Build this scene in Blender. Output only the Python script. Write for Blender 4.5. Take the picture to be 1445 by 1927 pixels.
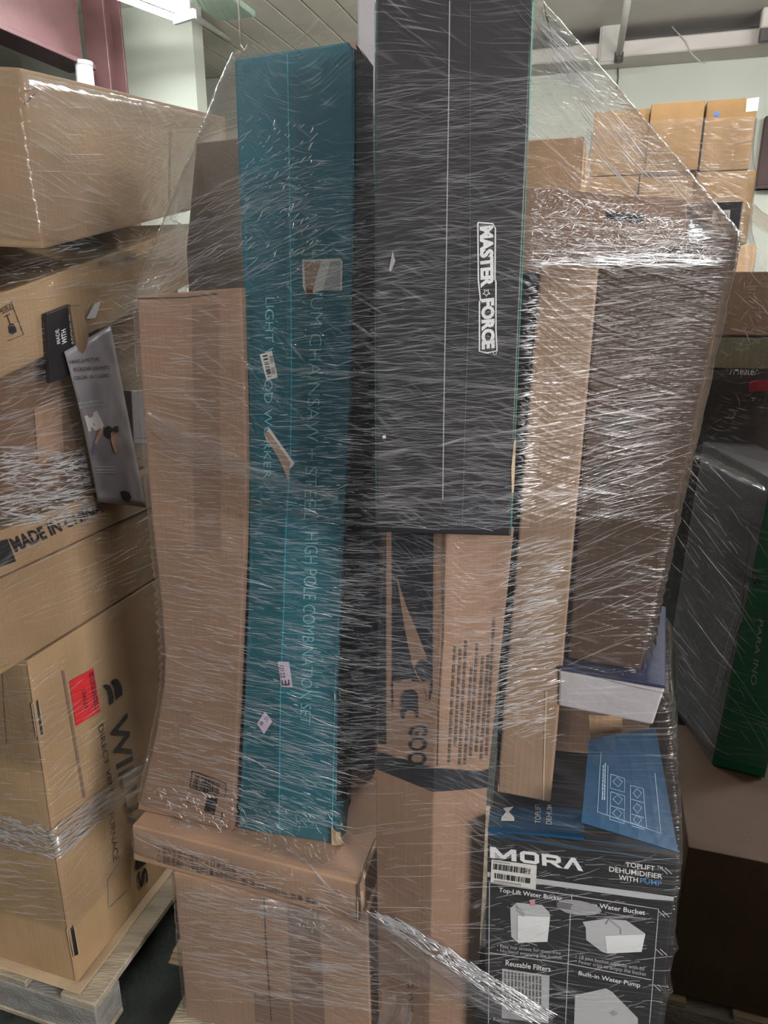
import bpy, bmesh, math, random
import numpy as np
from mathutils import Vector, noise
from mathutils.bvhtree import BVHTree

for _o in list(bpy.data.objects):
    bpy.data.objects.remove(_o)
SC = bpy.context.scene
COL = SC.collection
random.seed(7)
rng = np.random.default_rng(7)

# ------------------------------------------------------------------ camera
FPX = 1340.0
PITCH = math.radians(17)
HC = 1.73
cam_d = bpy.data.cameras.new('camera')
cam = bpy.data.objects.new('camera', cam_d)
COL.objects.link(cam)
cam.location = (0, 0, HC)
cam.rotation_euler = (math.radians(90) - PITCH, 0, 0)
cam_d.sensor_fit = 'VERTICAL'
cam_d.sensor_height = 36.0
cam_d.lens = 36.0 * FPX / 1927.0
cam_d.clip_start = 0.05
SC.camera = cam

# ------------------------------------------------------------------ world, lights, exposure
world = bpy.data.worlds.new('world')
SC.world = world
world.use_nodes = True
world.node_tree.nodes['Background'].inputs[0].default_value = (0.90, 0.92, 1.0, 1)
world.node_tree.nodes['Background'].inputs[1].default_value = 0.02


def area_light(name, loc, target, sx, sy, power, col):
    d = bpy.data.lights.new(name, 'AREA')
    d.shape = 'RECTANGLE'
    d.size = sx
    d.size_y = sy
    d.energy = power
    d.color = col
    o = bpy.data.objects.new(name, d)
    COL.objects.link(o)
    o.location = loc
    o.rotation_euler = (Vector(target) - Vector(loc)).to_track_quat('-Z', 'Y').to_euler()
    return o


# daylight through the open loading door behind the photographer
area_light('loading_door_daylight', (2.6, -2.0, 2.1), (-0.2, 1.2, 0.9), 1.1, 1.9, 185, (1.0, 0.97, 0.95))
TUBE_POWER = 150.0
SC.view_settings.view_transform = 'Standard'
SC.view_settings.look = 'None'
SC.view_settings.exposure = -0.05
SC.view_settings.gamma = 1.0
SC.view_settings.use_curve_mapping = False
SC.cycles.max_bounces = 4
SC.cycles.diffuse_bounces = 2
SC.cycles.glossy_bounces = 2
SC.cycles.transmission_bounces = 2
SC.cycles.transparent_max_bounces = 14
SC.cycles.caustics_reflective = False
SC.cycles.caustics_refractive = False

# ------------------------------------------------------------------ pixel -> place helpers
CS, SN = math.cos(PITCH), math.sin(PITCH)
CAM = Vector((0, 0, HC))
YAW = math.radians(17)
E1 = Vector((math.cos(YAW), -math.sin(YAW), 0))     # along the back wall, to the right
E2 = Vector((math.sin(YAW), math.cos(YAW), 0))      # into the hall
UP = Vector((0, 0, 1))
KR = -math.tan(YAW)


def ray(px, py):
    u = (px - 722.5) / FPX
    v = (963.5 - py) / FPX
    return Vector((u, CS + v * SN, -SN + v * CS))


def pp(px, py, y0, k=0.0):
    """point seen at a pixel on the upright plane Y = y0 + k X"""
    d = ray(px, py)
    return CAM + d * (y0 / (d.y - k * d.x))


def pz(px, py, z):
    d = ray(px, py)
    return CAM + d * ((z - HC) / d.z)


def pn(px, py, p0, n):
    d = ray(px, py)
    return CAM + d * ((p0 - CAM).dot(n) / d.dot(n))


def topx(p):
    q = Vector(p) - CAM
    zc = q.y * CS - q.z * SN
    yc = q.y * SN + q.z * CS
    return 722.5 + FPX * q.x / zc, 963.5 - FPX * yc / zc


# ------------------------------------------------------------------ materials
MATS = {}


def nt(name):
    m = bpy.data.materials.new(name)
    m.use_nodes = True
    t = m.node_tree
    t.nodes.clear()
    out = t.nodes.new('ShaderNodeOutputMaterial')
    return m, t, out


def N(t, kind, **kw):
    n = t.nodes.new(kind)
    for k, v in kw.items():
        if k in n.inputs:
            n.inputs[k].default_value = v
        else:
            setattr(n, k, v)
    return n


def ramp(t, stops):
    r = t.nodes.new('ShaderNodeValToRGB')
    el = r.color_ramp.elements
    while len(el) < len(stops):
        el.new(0.5)
    for e, (p, c) in zip(el, stops):
        e.position = p
        e.color = (c, c, c, 1) if isinstance(c, (int, float)) else (*c, 1)
    return r


def surface(name, col, col2=None, scale=3.0, rough=0.7, bump=0.0, bscale=60.0, stretch=(1, 1, 1), metal=0.0, spec=0.4,
            detail=2.0, lo=0.35, hi=0.65):
    if name in MATS:
        return MATS[name]
    m, t, out = nt(name)
    b = N(t, 'ShaderNodeBsdfPrincipled')
    b.inputs['Roughness'].default_value = rough
    b.inputs['Metallic'].default_value = metal
    b.inputs['Specular IOR Level'].default_value = spec
    t.links.new(b.outputs[0], out.inputs[0])
    tc = N(t, 'ShaderNodeTexCoord')
    mp = N(t, 'ShaderNodeMapping')
    mp.inputs['Scale'].default_value = stretch
    t.links.new(tc.outputs['Object'], mp.inputs[0])
    if col2:
        n = N(t, 'ShaderNodeTexNoise', Scale=scale, Detail=detail)
        t.links.new(mp.outputs[0], n.inputs['Vector'])
        r = ramp(t, [(lo, col), (hi, col2)])
        t.links.new(n.outputs[0], r.inputs[0])
        t.links.new(r.outputs[0], b.inputs['Base Color'])
    else:
        b.inputs['Base Color'].default_value = (*col, 1)
    if bump:
        n2 = N(t, 'ShaderNodeTexNoise', Scale=bscale, Detail=1.0)
        t.links.new(mp.outputs[0], n2.inputs['Vector'])
        bp = N(t, 'ShaderNodeBump', Strength=bump, Distance=0.01)
        t.links.new(n2.outputs[0], bp.inputs['Height'])
        t.links.new(bp.outputs[0], b.inputs['Normal'])
    MATS[name] = m
    return m


def kraft(name, c, var=0.14, rough=0.72):
    """corrugated board: fibre mottling, faint flutes running upright"""
    if name in MATS:
        return MATS[name]
    m, t, out = nt(name)
    b = N(t, 'ShaderNodeBsdfPrincipled')
    b.inputs['Roughness'].default_value = rough
    b.inputs['Specular IOR Level'].default_value = 0.3
    t.links.new(b.outputs[0], out.inputs[0])
    tc = N(t, 'ShaderNodeTexCoord')
    n1 = N(t, 'ShaderNodeTexNoise', Scale=5.0, Detail=2.0)
    n2 = N(t, 'ShaderNodeTexNoise', Scale=420.0, Detail=0.0)
    t.links.new(tc.outputs['Object'], n1.inputs['Vector'])
    t.links.new(tc.outputs['Object'], n2.inputs['Vector'])
    add = N(t, 'ShaderNodeMath', operation='MULTIPLY_ADD')
    add.inputs[1].default_value = 0.35
    t.links.new(n2.outputs[0], add.inputs[0])
    t.links.new(n1.outputs[0], add.inputs[2])
    d = tuple(x * (1 - var) for x in c)
    l = tuple(min(1, x * (1 + var)) for x in c)
    r = ramp(t, [(0.45, d), (0.9, l)])
    t.links.new(add.outputs[0], r.inputs[0])
    t.links.new(r.outputs[0], b.inputs['Base Color'])
    mp = N(t, 'ShaderNodeMapping')
    mp.inputs['Scale'].default_value = (160, 160, 3)
    t.links.new(tc.outputs['Object'], mp.inputs[0])
    n3 = N(t, 'ShaderNodeTexNoise', Scale=1.0, Detail=0.0)
    t.links.new(mp.outputs[0], n3.inputs['Vector'])
    n4 = N(t, 'ShaderNodeTexNoise', Scale=14.0, Detail=1.0)
    t.links.new(tc.outputs['Object'], n4.inputs['Vector'])
    ad2 = N(t, 'ShaderNodeMath', operation='MULTIPLY_ADD')
    ad2.inputs[1].default_value = 6.0
    t.links.new(n4.outputs[0], ad2.inputs[0])
    t.links.new(n3.outputs[0], ad2.inputs[2])
    bp = N(t, 'ShaderNodeBump', Strength=0.35, Distance=0.0012)
    t.links.new(ad2.outputs[0], bp.inputs['Height'])
    t.links.new(bp.outputs[0], b.inputs['Normal'])
    MATS[name] = m
    return m


K_PINK = kraft('kraft_pinkish', (0.310, 0.190, 0.124))
K_TAN = kraft('kraft_tan', (0.430, 0.270, 0.145))
K_GOLD = kraft('kraft_gold', (0.240, 0.160, 0.095))
K_LEFT = kraft('kraft_left', (0.350, 0.230, 0.125))
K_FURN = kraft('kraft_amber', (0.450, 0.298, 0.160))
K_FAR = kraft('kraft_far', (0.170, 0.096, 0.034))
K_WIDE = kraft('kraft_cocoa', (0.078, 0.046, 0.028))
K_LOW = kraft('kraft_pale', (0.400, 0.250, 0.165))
K_MID = kraft('kraft_mid', (0.320, 0.210, 0.135))
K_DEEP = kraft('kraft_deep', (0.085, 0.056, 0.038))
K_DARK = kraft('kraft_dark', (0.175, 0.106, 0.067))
K_GREY = kraft('kraft_greyed', (0.250, 0.205, 0.165))
K_EDGE = kraft('board_edge', (0.56, 0.42, 0.27), 0.25)
BLACKC = surface('black_carton', (0.014, 0.014, 0.016), (0.024, 0.023, 0.026), 4, 0.42, 0.1, 30, spec=0.5)
BLACKV = surface('black_violet_carton', (0.022, 0.019, 0.028), (0.034, 0.029, 0.042), 4, 0.5, 0.1, 30)
PRINTBLK = surface('black_print', (0.020, 0.021, 0.028), (0.034, 0.035, 0.045), 8, 0.5, 0.08, 80)
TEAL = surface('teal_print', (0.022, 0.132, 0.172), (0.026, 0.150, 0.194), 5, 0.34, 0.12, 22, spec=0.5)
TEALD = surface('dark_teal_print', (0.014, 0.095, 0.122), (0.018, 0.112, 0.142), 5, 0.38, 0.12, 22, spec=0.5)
TEALEDGE = surface('teal_edge', (0.03, 0.40, 0.50), None, rough=0.5)
TEALTXT = surface('teal_lettering', (0.20, 0.50, 0.54), None, rough=0.5)
GREENEDGE = surface('green_edge', (0.02, 0.16, 0.10), (0.03, 0.22, 0.14), 40, 0.5)
WHITEC = surface('white_carton', (0.42, 0.40, 0.41), (0.50, 0.47, 0.48), 6, 0.6, 0.1, 60)
NAVY = surface('navy_carton', (0.020, 0.026, 0.060), (0.030, 0.036, 0.080), 6, 0.5, 0.1, 60)
BLUE = surface('blue_print', (0.010, 0.054, 0.118), (0.013, 0.064, 0.138), 5, 0.42, 0.1, 40)
BLUETXT = surface('blue_lettering', (0.08, 0.25, 0.50), None, rough=0.5)
BLUELINE = surface('blue_line_art', (0.30, 0.44, 0.58), None, rough=0.6)
GREEN = surface('green_print', (0.006, 0.115, 0.060), (0.010, 0.150, 0.080), 6, 0.5, 0.1, 50)
GREYC = surface('grey_carton', (0.050, 0.048, 0.050), (0.072, 0.068, 0.072), 6, 0.6, 0.1, 50)
GREYD = surface('grey_print', (0.045, 0.045, 0.048), None, rough=0.6)
OLIVE = surface('olive_carton', (0.10, 0.09, 0.05), (0.14, 0.125, 0.07), 6, 0.6, 0.3, 90, (1, 1, 0.05))
INK = surface('black_ink', (0.014, 0.013, 0.013), None, rough=0.6)
INKSOFT = surface('faded_ink', (0.085, 0.060, 0.048), None, rough=0.7)
INKGREEN = surface('green_black_ink', (0.055, 0.055, 0.038), None, rough=0.7)
WHITEINK = surface('white_ink', (0.80, 0.80, 0.80), None, rough=0.5)
PALEGREY = surface('pale_grey_print', (0.50, 0.50, 0.51), None, rough=0.5)
MIDGREY = surface('mid_grey_print', (0.34, 0.34, 0.35), None, rough=0.5)
DARKGREY = surface('dark_grey_print', (0.12, 0.12, 0.125), None, rough=0.5)
LABEL = surface('paper_label', (0.66, 0.64, 0.60), (0.72, 0.70, 0.66), 30, 0.6)
LABELG = surface('grey_paper_label', (0.36, 0.40, 0.41), (0.44, 0.47, 0.47), 30, 0.6)
LILAC = surface('lilac_label', (0.62, 0.50, 0.64), None, rough=0.6)
RED = surface('red_label', (0.80, 0.025, 0.030), (0.74, 0.020, 0.028), 40, 0.5)
REDPRINT = surface('dark_red_print', (0.22, 0.01, 0.025), None, rough=0.5)
PINKPRINT = surface('pink_print', (0.60, 0.28, 0.30), None, rough=0.5)
BLUEDOT = surface('blue_dot', (0.02, 0.10, 0.75), None, rough=0.5)
TORN = kraft('torn_board', (0.40, 0.27, 0.19), 0.3)
TAPE = surface('brown_packing_tape', (0.270, 0.170, 0.118), None, rough=0.2, spec=0.8, bump=0.25, bscale=9)
BLKTAPE = surface('black_tape', (0.030, 0.031, 0.036), None, rough=0.32, bump=0.3, bscale=40)
SKIN = surface('printed_skin', (0.50, 0.30, 0.22), None, rough=0.6)
PURPLEP = surface('printed_violet_sleeve', (0.22, 0.16, 0.34), None, rough=0.6)
POLY = surface('grey_poly_bag', (0.27, 0.25, 0.27), (0.32, 0.30, 0.32), 10, 0.35, 0.5, 16, spec=0.5)
WOOD = surface('pallet_wood', (0.34, 0.29, 0.21), (0.50, 0.43, 0.32), 6, 0.8, 0.4, 40, (1, 6, 6))
WOODG = surface('grey_wood', (0.23, 0.22, 0.20), (0.34, 0.33, 0.30), 6, 0.8, 0.4, 40, (1, 6, 6))
MAROON = surface('maroon_paint', (0.080, 0.036, 0.036), (0.105, 0.048, 0.047), 4, 0.55, 0.1, 30)
MAROOND = surface('dark_maroon_paint', (0.055, 0.026, 0.024), (0.075, 0.036, 0.032), 4, 0.55)
CEILP = surface('ceiling_paint', (0.80, 0.74, 0.62), (0.88, 0.83, 0.72), 3, 0.7, 0.15, 20)
CEILB = surface('ceiling_board_back', (0.10, 0.09, 0.075), None, rough=0.9)
WALLP = surface('wall_paint', (0.66, 0.69, 0.58), (0.74, 0.76, 0.66), 1.2, 0.75, 0.1, 30)
WALLG = surface('grey_wall_paint', (0.46, 0.45, 0.45), (0.54, 0.53, 0.52), 2, 0.8, 0.3, 12, (1, 1, 5))
SOFFIT = surface('soffit_paint', (0.66, 0.60, 0.54), (0.74, 0.68, 0.62), 2, 0.7, 0.1, 30)
METALP = surface('painted_conduit', (0.52, 0.50, 0.45), (0.58, 0.56, 0.51), 8, 0.5)
METALD = surface('dark_steel', (0.09, 0.08, 0.075), None, rough=0.5)
FIXW = surface('fixture_enamel', (0.75, 0.76, 0.76), None, rough=0.4)
CONC = surface('stained_concrete', (0.014, 0.018, 0.017), (0.060, 0.068, 0.062), 9, 0.55, 0.3, 60, detail=8, lo=0.3, hi=0.75)
GREENLENS = surface('ribbed_green_lens', (0.50, 0.66, 0.52), None, rough=0.25, bump=0.9, bscale=1.0, stretch=(70, 2, 2))


def emissive(name, col, s):
    m, t, out = nt(name)
    e = N(t, 'ShaderNodeEmission', Strength=s)
    e.inputs[0].default_value = (*col, 1)
    t.links.new(e.outputs[0], out.inputs[0])
    MATS[name] = m
    return m


TUBE = emissive('lit_tube', (0.97, 0.99, 1.0), TUBE_POWER)
TUBEH = emissive('lit_tube_half', (0.97, 0.99, 1.0), TUBE_POWER * 0.6)
TUBED = emissive('lit_tube_dimmer', (0.90, 0.97, 1.0), TUBE_POWER * 0.35)


def film_material(name, base_haze, streak, gloss, rot1=0.0, rot2=0.35, fine=330.0, tint=(0.86, 0.86, 0.90), bump=0.004):
    """clear stretch film: see-through, with stretched folds that are hazier and glossier"""
    m, t, out = nt(name)
    L = t.links.new
    uv = N(t, 'ShaderNodeUVMap')
    uv.uv_map = 'UVMap'
    def streaks(rot, sc, lo, hi, off, det=1.0):
        mp = N(t, 'ShaderNodeMapping')
        mp.inputs['Rotation'].default_value = (0, 0, rot)
        mp.inputs['Location'].default_value = (off, off * 0.7, 0)
        L(uv.outputs[0], mp.inputs[0])
        m2 = N(t, 'ShaderNodeMapping')
        m2.inputs['Scale'].default_value = sc
        L(mp.outputs[0], m2.inputs[0])
        n = N(t, 'ShaderNodeTexNoise', Scale=1.0, Detail=det, Roughness=0.6, noise_dimensions='2D')
        L(m2.outputs[0], n.inputs['Vector'])
        r = N(t, 'ShaderNodeMapRange')
        r.inputs['From Min'].default_value = lo
        r.inputs['From Max'].default_value = hi
        L(n.outputs[0], r.inputs[0])
        return n, r

    n1, s1 = streaks(rot1, (7, fine, 1), 0.58, 0.80, 0.0, 1.0)
    n2, s2 = streaks(rot2, (8, fine * 0.4, 1), 0.62, 0.86, 3.1)
    mr = N(t, 'ShaderNodeAttribute', attribute_name='crease')

    def mth(op, a, b, clamp=False):
        q = N(t, 'ShaderNodeMath', operation=op)
        q.use_clamp = clamp
        for i, x in enumerate((a, b)):
            if isinstance(x, (int, float)):
                q.inputs[i].default_value = x
            else:
                L(x, q.inputs[i])
        return q.outputs[0]

    s = mth('ADD', s1.outputs[0], mth('MULTIPLY', s2.outputs[0], 0.7))
    s = mth('MULTIPLY', s, mr.outputs['Fac'], True)
    haze = mth('ADD', mth('MULTIPLY', s, streak), base_haze, True)
    hgt = mth('ADD', n1.outputs[0], mth('MULTIPLY', n2.outputs[0], 1.4))
    bp = N(t, 'ShaderNodeBump', Strength=1.0, Distance=bump)
    L(hgt, bp.inputs['Height'])
    tr = N(t, 'ShaderNodeBsdfTransparent')
    tr.inputs[0].default_value = (0.97, 0.97, 0.97, 1)
    df = N(t, 'ShaderNodeBsdfDiffuse')
    df.inputs[0].default_value = (*tint, 1)
    mx1 = N(t, 'ShaderNodeMixShader')
    L(haze, mx1.inputs[0])
    L(tr.outputs[0], mx1.inputs[1])
    L(df.outputs[0], mx1.inputs[2])
    gl = N(t, 'ShaderNodeBsdfGlossy')
    gl.inputs['Roughness'].default_value = 0.14
    gl.inputs[0].default_value = (1, 1, 1, 1)
    L(bp.outputs[0], gl.inputs['Normal'])
    lw = N(t, 'ShaderNodeLayerWeight', Blend=0.5)          # Schlick reflectance, the same from both sides of the film
    gf = mth('MULTIPLY', mth('POWER', lw.outputs['Facing'], 3.2), 0.85)
    gf = mth('ADD', gf, mth('ADD', mth('MULTIPLY', s, 0.045 * gloss), 0.008), True)
    mx2 = N(t, 'ShaderNodeMixShader')
    L(gf, mx2.inputs[0])
    L(mx1.outputs[0], mx2.inputs[1])
    L(gl.outputs[0], mx2.inputs[2])
    L(mx2.outputs[0], out.inputs[0])
    MATS[name] = m
    return m


FILM = film_material('stretch_film', 0.018, 0.19, 1.5, bump=0.0015)
FILML = film_material('stretch_film_smoother', 0.014, 0.16, 2.2, 0.12, -0.3, 200.0, bump=0.0005)
FILMT = film_material('stretch_film_single_layer', 0.02, 0.10, 2.2, fine=120.0, bump=0.0015)


def fold_material(name, alpha, rough, tint=(0.92, 0.92, 0.95), gl_fac=0.35):
    m, t, out = nt(name)
    L = t.links.new
    tr = N(t, 'ShaderNodeBsdfTransparent')
    df = N(t, 'ShaderNodeBsdfDiffuse')
    df.inputs[0].default_value = (*tint, 1)
    gl = N(t, 'ShaderNodeBsdfGlossy')
    gl.inputs['Roughness'].default_value = rough
    a = N(t, 'ShaderNodeMixShader')
    a.inputs[0].default_value = gl_fac
    L(df.outputs[0], a.inputs[1])
    L(gl.outputs[0], a.inputs[2])
    b = N(t, 'ShaderNodeMixShader')
    b.inputs[0].default_value = alpha
    L(tr.outputs[0], b.inputs[1])
    L(a.outputs[0], b.inputs[2])
    L(b.outputs[0], out.inputs[0])
    MATS[name] = m
    return m


FOLD = fold_material('film_fold', 0.30, 0.25)
FOLDF = fold_material('film_fold_faint', 0.17, 0.3)
FOLDB = fold_material('film_fold_bright', 0.75, 0.2, gl_fac=0.5)
ROPE = film_material('gathered_film', 0.05, 0.45, 5.0, 0.0, 0.12, 160.0)

# ------------------------------------------------------------------ object helpers
OFF = {}
BVH = {}
GEO = {}


def tag(o, label=None, cat=None, group=None, kind=None):
    if label:
        o['label'] = label
    if cat:
        o['category'] = cat
    if group:
        o['group'] = group
    if kind:
        o['kind'] = kind
    return o


def thing(name, label, cat, base, group=None):
    o = bpy.data.objects.new(name, None)
    o.empty_display_size = 0.05
    COL.objects.link(o)
    o.location = base
    OFF[o.name] = Vector(base)
    return tag(o, label, cat, group)


def part(name, verts, faces, mat, parent=None, smooth=False, label=None, uvs=None):
    off = OFF[parent.name] if parent else Vector((0, 0, 0))
    me = bpy.data.meshes.new(name)
    me.from_pydata([tuple(Vector(v) - off) for v in verts], [], faces)
    me.materials.append(mat)
    if uvs is not None:
        # the wrap direction wavers a little, and some stretches are more creased than others
        mask = []
        wavy = []
        for u_, v_ in uvs:
            wavy.append((u_, v_ + 0.05 * noise.noise((u_ * 3.2, v_ * 3.2, 0.3)) + 0.05))
            k_ = 0.5 + 0.5 * noise.noise((u_ * 5.0, v_ * 5.0, 7.1)) + 0.12 * noise.noise((u_ * 12.0, v_ * 12.0, 2.2))
            mask.append(min(1.0, max(0.15, 0.15 + (k_ - 0.34) / 0.32 * 0.85)))
        uvs = wavy
        at = me.attributes.new('crease', 'FLOAT', 'POINT')
        at.data.foreach_set('value', mask)
        ul = me.uv_layers.new(name='UVMap')
        li = np.zeros(len(me.loops), dtype=np.int32)
        me.loops.foreach_get('vertex_index', li)
        ul.data.foreach_set('uv', np.asarray(uvs, dtype=np.float32)[li].ravel())
    if smooth:
        for p in me.polygons:
            p.use_smooth = True
    me.update()
    o = bpy.data.objects.new(name, me)
    COL.objects.link(o)
    if parent:
        o.parent = parent
    OFF[o.name] = off
    if label:
        o['label'] = label
    return o


def from_bm(name, bm, mat, parent, smooth=False, label=None, keep=False):
    bm.normal_update()
    vs = [v.co.copy() for v in bm.verts]
    bm.verts.index_update()
    fs = [[v.index for v in f.verts] for f in bm.faces]
    o = part(name, vs, fs, mat, parent, smooth, label)
    if keep:
        BVH[o.name] = BVHTree.FromBMesh(bm)
        GEO[o.name] = vs
    bm.free()
    return o


def body(name, parent, rows, mat, cuts=3, dent=0.002, bev=0.0035, seed=0, label=None):
    """closed carton body lofted through rows of [front left, front right, back right, back left], top to bottom"""
    bm = bmesh.new()
    rr = [[bm.verts.new(p) for p in r] for r in rows]
    bm.faces.new(rr[0][::-1])
    bm.faces.new(rr[-1])
    for a, b in zip(rr[:-1], rr[1:]):
        for i in range(4):
            j = (i + 1) % 4
            bm.faces.new((a[i], a[j], b[j], b[i]))
    bmesh.ops.recalc_face_normals(bm, faces=bm.faces)
    if cuts:
        bmesh.ops.subdivide_edges(bm, edges=bm.edges[:], cuts=cuts, use_grid_fill=True)
    bm.normal_update()
    if dent:
        for v in bm.verts:
            q = v.co * 6 + Vector((seed * 3.1, seed * 1.7, 0))
            v.co -= v.normal * dent * (0.5 + 0.5 * noise.noise(q))
    bm.normal_update()
    sharp = [e for e in bm.edges if len(e.link_faces) == 2 and e.calc_face_angle(0) > 0.6]
    if bev:
        bmesh.ops.bevel(bm, geom=sharp, offset=bev, segments=2, affect='EDGES', profile=0.6, clamp_overlap=True)
    return from_bm(name, bm, mat, parent, False, label, keep=True)


def rows_from_front(front, dv):
    """front = list of (left, right) points top to bottom; dv = depth vector"""
    return [[l, r, r + dv, l + dv] for l, r in front]


def carton(name, label, cat, front, dv, mat, group=None, seed=0, dent=0.002, bev=0.0035, cuts=3, body_name='body'):
    rows = rows_from_front(front, Vector(dv))
    b = rows[-1]
    base = (b[0] + b[1] + b[2] + b[3]) / 4
    t = thing(name, label, cat, base, group)
    o = body(body_name, t, rows, mat, cuts, dent, bev, seed)
    return t, o


def cast(o, px, py, eps=0.0008):
    tr = BVH[o.name]
    d = ray(px, py).normalized()
    h = tr.ray_cast(CAM, d)
    r_ = 1.5
    while h[0] is None and r_ < 120:          # just off the edge: step back onto the face
        for k in range(12):
            an = k * math.pi / 6
            h = tr.ray_cast(CAM, ray(px + r_ * math.cos(an), py - r_ * math.sin(an)).normalized())
            if h[0] is not None:
                break
        r_ *= 1.25
    return h[0] + h[1] * eps


def bil(q, s, t):
    """q = TL, TR, BR, BL pixels, s to the right, t downwards"""
    a = (q[0][0] * (1 - s) + q[1][0] * s, q[0][1] * (1 - s) + q[1][1] * s)
    b = (q[3][0] * (1 - s) + q[2][0] * s, q[3][1] * (1 - s) + q[2][1] * s)
    return a[0] * (1 - t) + b[0] * t, a[1] * (1 - t) + b[1] * t


def owner(o):
    return o if o.name.startswith('flap') else o.parent


def dquad(o, q, mat, name, parent=None, nx=4, ny=4, eps=0.0008, label=None):
    vs, fs = [], []
    for j in range(ny + 1):
        for i in range(nx + 1):
            vs.append(cast(o, *bil(q, i / nx, j / ny), eps))
    for j in range(ny):
        for i in range(nx):
            a = j * (nx + 1) + i
            fs.append((a, a + nx + 1, a + nx + 2, a + 1))
    return part(name, vs, fs, mat, parent or owner(o), label=label)


def dpoly(o, pts, mat, name, parent=None, eps=0.0009, label=None):
    bm = bmesh.new()
    vs = [bm.verts.new(cast(o, x, y, eps)) for x, y in pts]
    f = bm.faces.new(vs)
    bmesh.ops.triangulate(bm, faces=[f])
    return from_bm(name, bm, mat, parent or owner(o), label=label)


def dline(o, pts, w, mat, name, parent=None, eps=0.0009, step=40, closed=False):
    """a printed line of pixel width w through pixel points"""
    P = []
    pts = list(pts) + ([pts[0]] if closed else [])
    for a, b in zip(pts[:-1], pts[1:]):
        n = max(1, int(math.hypot(b[0] - a[0], b[1] - a[1]) / step))
        for i in range(n):
            P.append((a[0] + (b[0] - a[0]) * i / n, a[1] + (b[1] - a[1]) * i / n))
    P.append(pts[-1])
    vs, fs = [], []
    for i, p in enumerate(P):
        a = P[max(0, i - 1)]
        b = P[min(len(P) - 1, i + 1)]
        l = math.hypot(b[0] - a[0], b[1] - a[1]) or 1
        nx, ny = -(b[1] - a[1]) / l * w / 2, (b[0] - a[0]) / l * w / 2
        vs += [cast(o, p[0] + nx, p[1] + ny, eps), cast(o, p[0] - nx, p[1] - ny, eps)]
    for i in range(len(P) - 1):
        fs.append((2 * i, 2 * i + 1, 2 * i + 3, 2 * i + 2))
    return part(name, vs, fs, mat, parent or owner(o))


def text_geo(s, bold=0.0, shear=0.0, res=3):
    cu = bpy.data.curves.new('lettering', 'FONT')
    cu.body = s
    cu.offset = bold
    cu.shear = shear
    cu.resolution_u = res
    cu.align_x = 'LEFT'
    ob = bpy.data.objects.new('lettering', cu)
    me = bpy.data.meshes.new_from_object(ob)
    vs = [v.co.copy() for v in me.vertices]
    fs = [list(p.vertices) for p in me.polygons]
    bpy.data.objects.remove(ob)
    bpy.data.curves.remove(cu)
    bpy.data.meshes.remove(me)
    return vs, fs


def dtext(o, s, q, mat, name='lettering', parent=None, bold=0.0, shear=0.0, eps=0.0011, res=3):
    """lettering printed on a face; q = pixels of the reading box: start-top, end-top, end-bottom, start-bottom"""
    vs, fs = text_geo(s, bold, shear, res)
    if not vs:
        return None
    x0 = min(v.x for v in vs)
    x1 = max(v.x for v in vs)
    y0 = min(v.y for v in vs)
    y1 = max(v.y for v in vs)
    out = [cast(o, *bil(q, (v.x - x0) / (x1 - x0), (y1 - v.y) / max(1e-6, y1 - y0)), eps) for v in vs]
    return part(name, out, fs, mat, parent or owner(o))


def lines_of_marks(o, q, n, mat, name='small_print', parent=None, words=8, fill=0.62, seed=1, eps=0.0011, stuff=True):
    """rows of small print too fine to read: a dash for every word"""
    r = random.Random(seed)
    vs, fs = [], []
    for j in range(n):
        t0 = (j + 0.5 - fill / 2) / n
        t1 = (j + 0.5 + fill / 2) / n
        s = 0.0
        end = r.uniform(0.8, 1.0)
        while s < end:
            w = r.uniform(0.4, 1.3) / words
            a, b = s, min(end, s + w * 0.86)
            k = len(vs)
            vs += [cast(o, *bil(q, a, t0), eps), cast(o, *bil(q, b, t0), eps), cast(o, *bil(q, b, t1), eps), cast(o, *bil(q, a, t1), eps)]
            fs.append((k, k + 3, k + 2, k + 1))
            s += w
    ob = part(name, vs, fs, mat, parent or owner(o))
    if stuff:
        ob['kind'] = 'stuff'
    return ob


def barcode(o, q, mat, name='barcode', parent=None, n=26, seed=3, eps=0.0014):
    r = random.Random(seed)
    vs, fs = [], []
    s = 0.0
    while s < 1:
        w = r.choice((0.4, 0.6, 1.0, 1.4)) / n
        k = len(vs)
        e = min(1, s + w)
        vs += [cast(o, *bil(q, s, 0), eps), cast(o, *bil(q, e, 0), eps), cast(o, *bil(q, e, 1), eps), cast(o, *bil(q, s, 1), eps)]
        fs.append((k, k + 3, k + 2, k + 1))
        s = e + r.choice((0.4, 0.7, 1.1)) / n
    return part(name, vs, fs, mat, parent or owner(o))


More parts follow.
